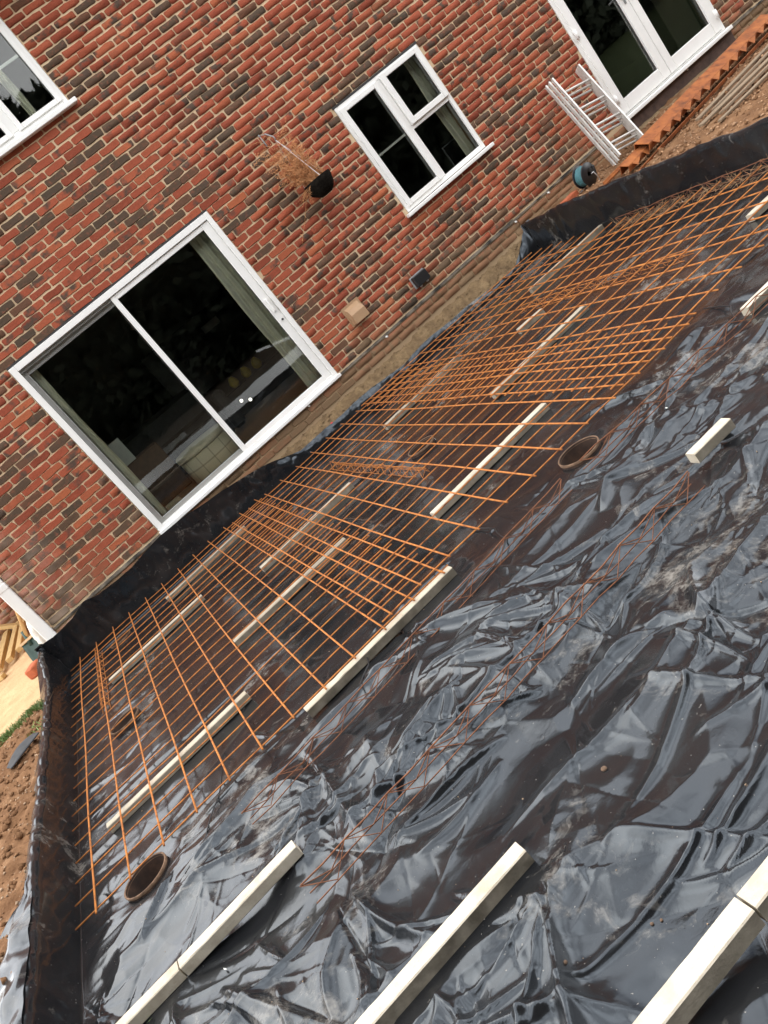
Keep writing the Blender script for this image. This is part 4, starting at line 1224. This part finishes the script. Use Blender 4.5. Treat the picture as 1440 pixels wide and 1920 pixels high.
MB().tube([(0.0, -0.10, -0.01), (0.02, -0.125, 0.0), (0.05, -0.13, -0.08), (0.07, -0.12, -0.15), (-0.05, -0.10, -0.155), (-0.10, 0.10, -0.155), (0.06, 0.11, -0.155), (0.03, 0.105, 0.0), (0.0, 0.09, 0.0)], 0.007, 7).build('stand', M['silver'], re_, True)
MB().tube([(0.07, -0.09, 0.05), (0.07, -0.13, 0.05)], 0.012, 8).build('crank_knob', M['blackplastic'], re_, True)

# ================================================================== RUSTY STEEL, OLD TIMBER ON THE RIGHT
def toothed(name, p0, p1, label, teeth, seed, w=0.13, tooth=0.075):
    """folded rusty steel rail with a row of bent triangular tabs"""
    p0, p1 = Vector(p0), Vector(p1); L = (p1 - p0).length; th = math.atan2(p1.y - p0.y, p1.x - p0.x)
    o = empty(name, p0); o.rotation_euler = Matrix.Rotation(th, 3, 'Z').to_4x4().to_3x3().__matmul__(Matrix.Rotation(R(26), 3, 'X')).to_euler(); o.location.z += 0.03; tag(o, label, 'steel rail', 'rusty toothed steel rails')
    b = MB()
    b.box(0, L, 0.0, w, 0.055, 0.060); b.box(0, L, w - 0.005, w + 0.0, -0.03, 0.0545); b.box(0, L, -0.004, 0.001, 0.0, 0.0545)
    b.build('plate', M['rust_plate'], o)
    n = int(L / teeth)
    for k in range(n):
        x = 0.06 + k*teeth; m = MB()
        a = (x, -0.001, 0.058); c = (x + teeth*0.86, -0.001, 0.058); d = (x + teeth*0.12, -tooth, 0.028 + 0.006*math.sin(k*2.3 + seed))
        m.v += [a, c, d, (a[0], a[1], a[2]-0.005), (c[0], c[1], c[2]-0.005), (d[0], d[1], d[2]-0.005)]
        m.f += [(0, 1, 2), (5, 4, 3), (0, 2, 5, 3), (1, 4, 5, 2), (0, 3, 4, 1)]
        m.build('tab', M['rust_plate'], o)
    b = MB(); b.box(0, L, -0.11, -0.075, 0.0, 0.006); b.box(0, L, -0.114, -0.1105, 0.0, 0.035); b.build('lower_flange', M['rust_plate'], o)
    return o
toothed('steel_rail', (5.62, -1.70, -0.130), (8.35, -0.98, -0.10), 'rusty toothed steel rail lying on the soil, uppermost and longest', 0.21, 1, 0.15, 0.06)
toothed('steel_rail', (5.30, -1.72, -0.155), (6.35, -1.42, -0.150), 'rusty toothed steel rail end sticking out lower nearest the ladder', 0.21, 2, 0.09, 0.05)
for i, (a, c, r, lab) in enumerate((((5.35, -1.25, -0.125), (8.3, -0.62, -0.12), 0.012, 'thin rusty rod beside the toothed rails nearest the wall'),
                                    ((5.25, -1.38, -0.12), (8.2, -0.80, -0.11), 0.014, 'rusty rod directly against the toothed rail'))):
    tag(MB().tube([a, tuple((Vector(a) + Vector(c))/2 + Vector((0, 0.01, 0.006))), c], r, 7).build('steel_rod', M['rust_plate'], None, True), lab, 'steel rod')
for i, (a, c, w, lab) in enumerate((((5.95, -2.02, -0.125), (8.3, -1.50, -0.12), 0.022, 'thin grey weathered lath nearest the toothed rail'),
                                    ((6.05, -2.14, -0.13), (8.3, -1.66, -0.12), 0.030, 'grey weathered lath second from the toothed rail'),
                                    ((5.72, -2.28, -0.13), (8.2, -1.98, -0.12), 0.026, 'grey weathered lath third from the toothed rail'),
                                    ((5.85, -2.42, -0.135), (8.2, -2.10, -0.125), 0.036, 'broad grey weathered lath fourth from the toothed rail'),
                                    ((5.60, -2.62, -0.135), (8.1, -2.36, -0.125), 0.018, 'narrow brown lath nearest the right upstand'))):
    a, c = Vector(a), Vector(c); L = (c - a).length
    o = MB().box(0, L, -w, w, -0.011, 0.011, 0.003).build('timber_lath', M['oldwood'])
    o.location = a; o.rotation_euler = (R(8*(-1)**i), 0, math.atan2(c.y - a.y, c.x - a.x)); tag(o, lab, 'timber', 'old timber laths on the right')
o = MB().box(-0.1075, 0.1075, -0.05, 0.05, 0.0, 0.065, 0.005).build('loose_brick', M['orangebrick']); o.location = (5.36, -0.62, -0.165); o.rotation_euler = (0, 0, R(12)); tag(o, 'orange brick lying below the teal cable reel', 'brick')

# scattered stones and chippings
def stones(name, n, fn, mat, s0, s1, seed):
    rg = np.random.default_rng(seed); Vs, Fs = [], []
    oc = np.array([(1,0,0),(-1,0,0),(0,1,0),(0,-1,0),(0,0,1),(0,0,-1)], float)
    of = np.array([(0,2,4),(2,1,4),(1,3,4),(3,0,4),(2,0,5),(1,2,5),(3,1,5),(0,3,5)])
    k = 0
    for _ in range(n):
        x, y, z = fn(rg)
        if x is None: continue
        s = s0 + (s1 - s0) * rg.random()**2.5
        q = oc * rg.uniform(0.6, 1.3, (6, 1)) * s * rg.uniform(0.5, 1.2, 3)
        th = rg.uniform(0, 6.28); c_, s_ = math.cos(th), math.sin(th)
        q = np.stack([q[:, 0]*c_ - q[:, 1]*s_, q[:, 0]*s_ + q[:, 1]*c_, q[:, 2]*0.8 + 0.3*s], 1) + np.array([x, y, z])
        Vs.append(q); Fs.append(of + 6*k); k += 1
    o = big_mesh(name, np.concatenate(Vs), np.concatenate(Fs), mat, None, False)
    return tag(o, kind='stuff')
def f_left(rg):
    x, y = rg.uniform(-2.8, -1.57), rg.uniform(-6.3, -1.2)
    return x, y, float(z_left(np.array(x), np.array(y)))
tag(stones('loose_pebbles', 2600, f_left, M['pebble'], 0.002, 0.014, 1), 'small pale pebbles scattered over the brown soil at left', 'pebbles')
def f_right(rg):
    x, y = rg.uniform(5.2, 9.0), rg.uniform(-4.6, -0.25)
    return x, y, float(z_right(np.array(x), np.array(y)))
tag(stones('chippings', 6000, f_right, M['chip'], 0.004, 0.024, 2), 'brown stone and wood chippings over the soil at right', 'chippings')
def f_bench(rg):
    x = rg.uniform(0.7, 5.2); y = -0.15*rg.random()
    return x, y, float(z_bench(np.array(x), np.array(y)))
tag(stones('subsoil_crumbs', 1500, f_bench, M['subsoil'], 0.003, 0.016, 3), 'tan soil crumbs on the footing ledge below the wall', 'soil crumbs')
tag(stones('soil_clods', 1700, f_left, M['soil'], 0.006, 0.038, 11), 'brown clods of earth strewn over the bank at left', 'soil clods')
tag(stones('earth_clods', 1600, f_right, M['soil'], 0.006, 0.040, 12), 'brown clods of earth strewn over the ground at right', 'soil clods')
bset = np.random.default_rng(5)
def f_mem(rg):
    x, y = rg.uniform(-1.4, 3.5), rg.uniform(-7.4, -0.5)
    i, j = np.searchsorted(a_ax, x), np.searchsorted(b_ax, y)
    return x, y, float(PZ[i, j])
tag(stones('grit', 700, f_mem, M['pebble'], 0.0012, 0.0045, 4), 'tiny bits of grit sprinkled over the black sheet', 'grit')
for i, (x, y, s, lab) in enumerate(((0.494, -6.552, 0.010, 'brown clay crumb on the open sheet in the foreground'), (0.238, -7.02, 0.005, 'small grey stone near the two-bar row at bottom right'), (0.26, -7.03, 0.0045, 'second small grey stone near the two-bar row at bottom right'), (0.025, -6.96, 0.006, 'little dark stone by the fold near the bottom edge'))):
    ii, jj = np.searchsorted(a_ax, x), np.searchsorted(b_ax, y)
    me = bmesh.new(); bmesh.ops.create_icosphere(me, subdivisions=2, radius=s)
    for v in me.verts: v.co *= 1 + 0.25*float(perlin(v.co.x*90 + i, v.co.y*90, 3)); v.co.z *= 0.7
    m_ = bpy.data.meshes.new('stone'); me.to_mesh(m_); me.free(); m_.materials.append(M['darkstone'])
    o = link(bpy.data.objects.new('stone', m_)); o.location = (x, y, float(PZ[ii, jj]) + s*0.4); tag(o, lab, 'stone')
for i, (x, y, lab) in enumerate(((-0.854, -5.763, 'pale leaf on the sheet below the left concrete bar'), (-1.169, -5.683, 'bright green leaf at the bottom edge beside the left concrete bar'), (2.192, -5.139, 'pale leaf lying by the right wire lattice'))):
    ii, jj = np.searchsorted(a_ax, x), np.searchsorted(b_ax, y)
    b = MB(); L = 0.012
    for k in range(7):
        u = k/6; wv = 0.30*L*math.sin(math.pi*min(1, u*1.05))
        b.v += [(L*(u - 0.5)*2, -wv, 0.004*u), (L*(u - 0.5)*2, wv, 0.004*u + 0.002), ]
    for k in range(6): b.f.append((2*k, 2*k+2, 2*k+3, 2*k+1))
    o = b.build('leaf', M['leafgreen'] if i == 1 else M['card'], None, True); o.location = (x, y, float(PZ[ii, jj]) + 0.006); o.rotation_euler = (0.1, 0.1, i*1.3 + 2); tag(o, lab, 'leaf')

# red paint spots on the footing
for i, (x, z, lab) in enumerate(((1.776, -0.28, 'red paint spot on the footing, left one of a near pair'), (2.013, -0.283, 'red paint spot on the footing, right one of a near pair'), (4.93, -0.205, 'red paint spot beside the torn sheet corner'))):
    b = MB(); n = 11
    y = -0.085
    zc = float(z_bench(np.array(x), np.array(y)))
    for k in range(n):
        a = 2*math.pi*k/n; r = 0.019*(0.7 + 0.5*random.random()); xx_, yy_ = x + r*math.cos(a), y + r*0.7*math.sin(a)
        b.v.append((xx_, yy_, float(z_bench(np.array(xx_), np.array(yy_))) + 0.014))
    b.v.append((x, y, zc + 0.024)); b.f = [(k, (k+1) % n, n) for k in range(n)]
    tag(b.build('paint_spot', M['redpaint']), lab, 'paint mark', 'red survey marks')

# ================================================================== LEFT SIDE THINGS
def blades(name, n, fn, mat, hgt, label, cat, seed, wd=0.004):
    rg = np.random.default_rng(seed); V, F = [], []
    for i in range(n):
        x, y, z = fn(rg); h = hgt * rg.uniform(0.4, 1.2); th = rg.uniform(0, 6.28); bx_, by_ = rg.normal(0, 0.45, 2) * h
        c_, s_ = math.cos(th)*wd, math.sin(th)*wd; k = len(V)
        V += [(x - c_, y - s_, z), (x + c_, y + s_, z), (x + c_*0.7 + bx_*0.4, y + s_*0.7 + by_*0.4, z + h*0.6), (x - c_*0.7 + bx_*0.4, y - s_*0.7 + by_*0.4, z + h*0.6), (x + bx_, y + by_, z + h*0.95), (x + bx_ + c_*0.1, y + by_ + s_*0.1, z + h*0.95)]
        F += [(k, k+1, k+2, k+3), (k+3, k+2, k+5, k+4)]
    return tag(big_mesh(name, np.array(V), np.array(F), mat, None, False), label, cat, kind='stuff')
def f_grass(rg):
    u = rg.random(); x = -3.0 + 1.42*u; y = -1.28 - 0.10*u + rg.normal(0, 0.055) + 0.04*math.sin(u*9)
    return x, y, float(z_left(np.array(x), np.array(y))) - 0.003
blades('grass_tuft', 2200, f_grass, M['grass'], 0.060, 'strip of green grass between the sand and the brown soil', 'grass', 3)
def f_grass2(rg):
    x = rg.normal(-1.63, 0.03); y = rg.normal(-1.85, 0.06); return x, y, -0.20
blades('grass_sprig', 90, f_grass2, M['leafgreen'], 0.035, 'small bright green sprig beside the left upstand', 'grass', 4)
sp = MB()
def twig_b(n, fn, mb, L, r):
    for _ in range(n):
        p = fn(); d = (tg.gauss(0, 1), tg.gauss(0, 1), abs(tg.gauss(0, 0.22))); twig(p, d, L*tg.uniform(0.5, 1.4), r, mb, 0.5, 4)
def wp():
    u = tg.random(); return (4.84 + 0.07*tg.gauss(0, 1), -1.75 - 2.35*u, ZM + 0.02 + 0.02*tg.random())
twig_b(300, wp, sp, 0.11, 0.0016)
tag(sp.build('dry_weeds', M['straw']), 'tangled dry weeds and straw along the foot of the right upstand', 'weeds', kind='stuff')
sp = MB()
def wp2(): return (-1.66 + 0.06*tg.gauss(0, 1), -1.62 + 0.10*tg.gauss(0, 1), -0.19)
twig_b(26, wp2, sp, 0.14, 0.0014)
tag(sp.build('dry_roots', M['straw']), 'pale dry roots by the grass at the left upstand', 'roots', kind='stuff')
# scrap of dark sheet on the soil
V = []
for i in range(16):
    for j in range(8):
        u, v = i/15, j/7
        V.append((-1.80 + 0.24*u - 0.05*v, -2.42 + 0.10*v + 0.20*u, -0.165 + 0.030*math.sin(math.pi*u)*v + 0.012*u))
o = big_mesh('sheet_scrap', np.array(V), grid_faces(16, 8), M['darkscrap']); sm = o.modifiers.new('thickness', 'SOLIDIFY'); sm.thickness = 0.008
tag(o, 'scrap of dark grey sheet lying on the brown soil', 'scrap')
o = MB().box(-0.05, 0.05, -0.10, 0.10, 0.0, 0.10, 0.012).build('clay_block', M['orangebrick']); o.location = (-1.715, -0.02, -0.212); o.rotation_euler = (0, 0, R(-20)); tag(o, 'orange clay block on the sand by the sheet corner', 'clay block')
# timbers
for i, (x, y, z, L, w, h, rz, lab) in enumerate(((-1.985, 1.55, -0.190, 2.4, 0.075, 0.055, 0.03, 'pine timber nearest the spade in the stack at left'), (-2.115, 1.45, -0.192, 2.4, 0.075, 0.055, 0.02, 'pine timber second from the spade in the stack at left'),
                                              (-2.26, 1.35, -0.19, 2.4, 0.09, 0.055, 0.03, 'pine timber third from the spade in the stack at left'), (-2.20, 1.12, -0.21, 0.35, 0.07, 0.05, 0.9, 'short pine block under the timber ends'))):
    o = MB().box(-w/2, w/2, 0, L, 0, h, 0.004).build('pine_timber', M['timber']); o.location = (x, y, z + (0.02 if i < 3 else 0)); o.rotation_euler = (0, 0, rz); tag(o, lab, 'timber', 'pine timbers stacked at left')
for i, (x, z, lab) in enumerate(((-2.50, -0.19, 'wide sawn board lying beside the pine timbers'), (-2.83, -0.165, 'outer sawn board farther from the pine timbers'))):
    o = MB().box(-0.15, 0.15, 0, 2.2, 0, 0.025, 0.003).build('sawn_board', M['board']); o.location = (x, 2.1, z); o.rotation_euler = (0, 0, 0.02); tag(o, lab, 'board', 'sawn boards at left')
o = MB().box(-0.04, 0.04, -0.9, 0.0, 0, 0.05, 0.004).build('timber_prop', M['timber']); o.location = (-2.35, 3.3, 0.0); o.rotation_euler = (R(35), 0, R(75)); tag(o, 'timber prop leaning at the brick wing on the far left', 'timber')
# spade
sd = empty('spade', (-1.63, 0.10, -0.21)); tag(sd, 'spade with ash shaft and dark green blade leaning on the house corner', 'spade')
O_ = Vector(sd.location)
MB().tube([tuple(Vector((-1.405, 0.34, 0.62)) - O_), tuple(Vector((-1.50, 0.31, 0.33)) - O_), tuple(Vector((-1.612, 0.24, 0.045)) - O_)], 0.018, 10).build('shaft', M['ash'], sd, True)
mb = MB(); q0, q1 = Vector((-1.61, 0.235, 0.05)), Vector((-1.635, 0.12, -0.205))
ax2 = (q1 - q0).normalized(); sx2 = Vector((0.94, -0.25, 0.2)); sx2 = (sx2 - ax2*sx2.dot(ax2)).normalized(); nz2 = ax2.cross(sx2)
mb2 = []
for i in range(7):
    for j in range(7):
        u, v = i/6, j/6 - 0.5
        wv = 0.17 if u < 0.7 else 0.17*(1 - 0.35*((u-0.7)/0.3)**2)
        mb2.append(tuple(q0 + ax2*0.27*u + sx2*wv*v + nz2*(0.06*v*v) - O_))
o = big_mesh('blade', np.array(mb2), grid_faces(7, 7), M['green_paint'], sd); o.modifiers.new('thickness', 'SOLIDIFY').thickness = 0.004
MB().tube([tuple(q0 - ax2*0.10 - O_), tuple(q0 + ax2*0.06 - O_)], [0.019, 0.022], 10).build('socket', M['green_paint'], sd, True)
mb = MB(); bar_box(mb, q0 - sx2*0.10 - O_, q0 + sx2*0.08 - O_, ax2, nz2, 0.012, 0.022); mb.build('tread', M['board'], sd)
# white sack
V = []
nu, nv = 26, 20
for i in range(nu):
    for j in range(nv):
        a, v = 2*math.pi*i/(nu-1), j/(nv-1)
        rr = 0.085 * math.sin(math.pi*min(1, 0.12 + v*0.95))**0.5 * (1 + 0.30*float(perlin(math.cos(a)*2.2 + 5, v*4 + math.sin(a)*2.2, 6)))
        V.append((-1.475 - 0.05*(1-v) + rr*math.cos(a)*0.7, 0.20 + rr*math.sin(a), -0.215 + 0.46*v))
tag(big_mesh('rubble_sack', np.array(V), grid_faces(nu, nv), M['sack']), 'crumpled white sack slumped against the house corner', 'sack')

# unseen hedge, added behind the camera to block sky light and darken reflections
hr_ = np.random.default_rng(8); nH = 110000
c_ = np.stack([hr_.uniform(-20, 26, nH), -16 + hr_.normal(0, 0.7, nH), hr_.uniform(-0.2, 9.0, nH)], 1)
c_[:, 2] *= 0.95 + 0.12*perlin(c_[:, 0]*0.35, c_[:, 0]*0 + 2.2, 9)
d1 = hr_.normal(0, 1, (nH, 3)); d1 /= np.linalg.norm(d1, axis=1)[:, None]; d2 = np.cross(d1, hr_.normal(0, 1, (nH, 3))); d2 /= np.linalg.norm(d2, axis=1)[:, None]
core = np.array([(-20, -16.9, -0.3), (26, -16.9, -0.3), (26, -16.9, 8.0), (-20, -16.9, 8.0)], float)
V = np.stack([c_ - d1*0.20, c_ + d2*0.12, c_ + d1*0.20, c_ - d2*0.12], 1).reshape(-1, 3)
V = np.concatenate([V, core])
tag(big_mesh('added_hedge', V, np.arange(nH*4 + 4).reshape(-1, 4), M['hedge'], None, False), 'unseen dark hedge added behind the camera to block sky light', 'hedge', kind='stuff')
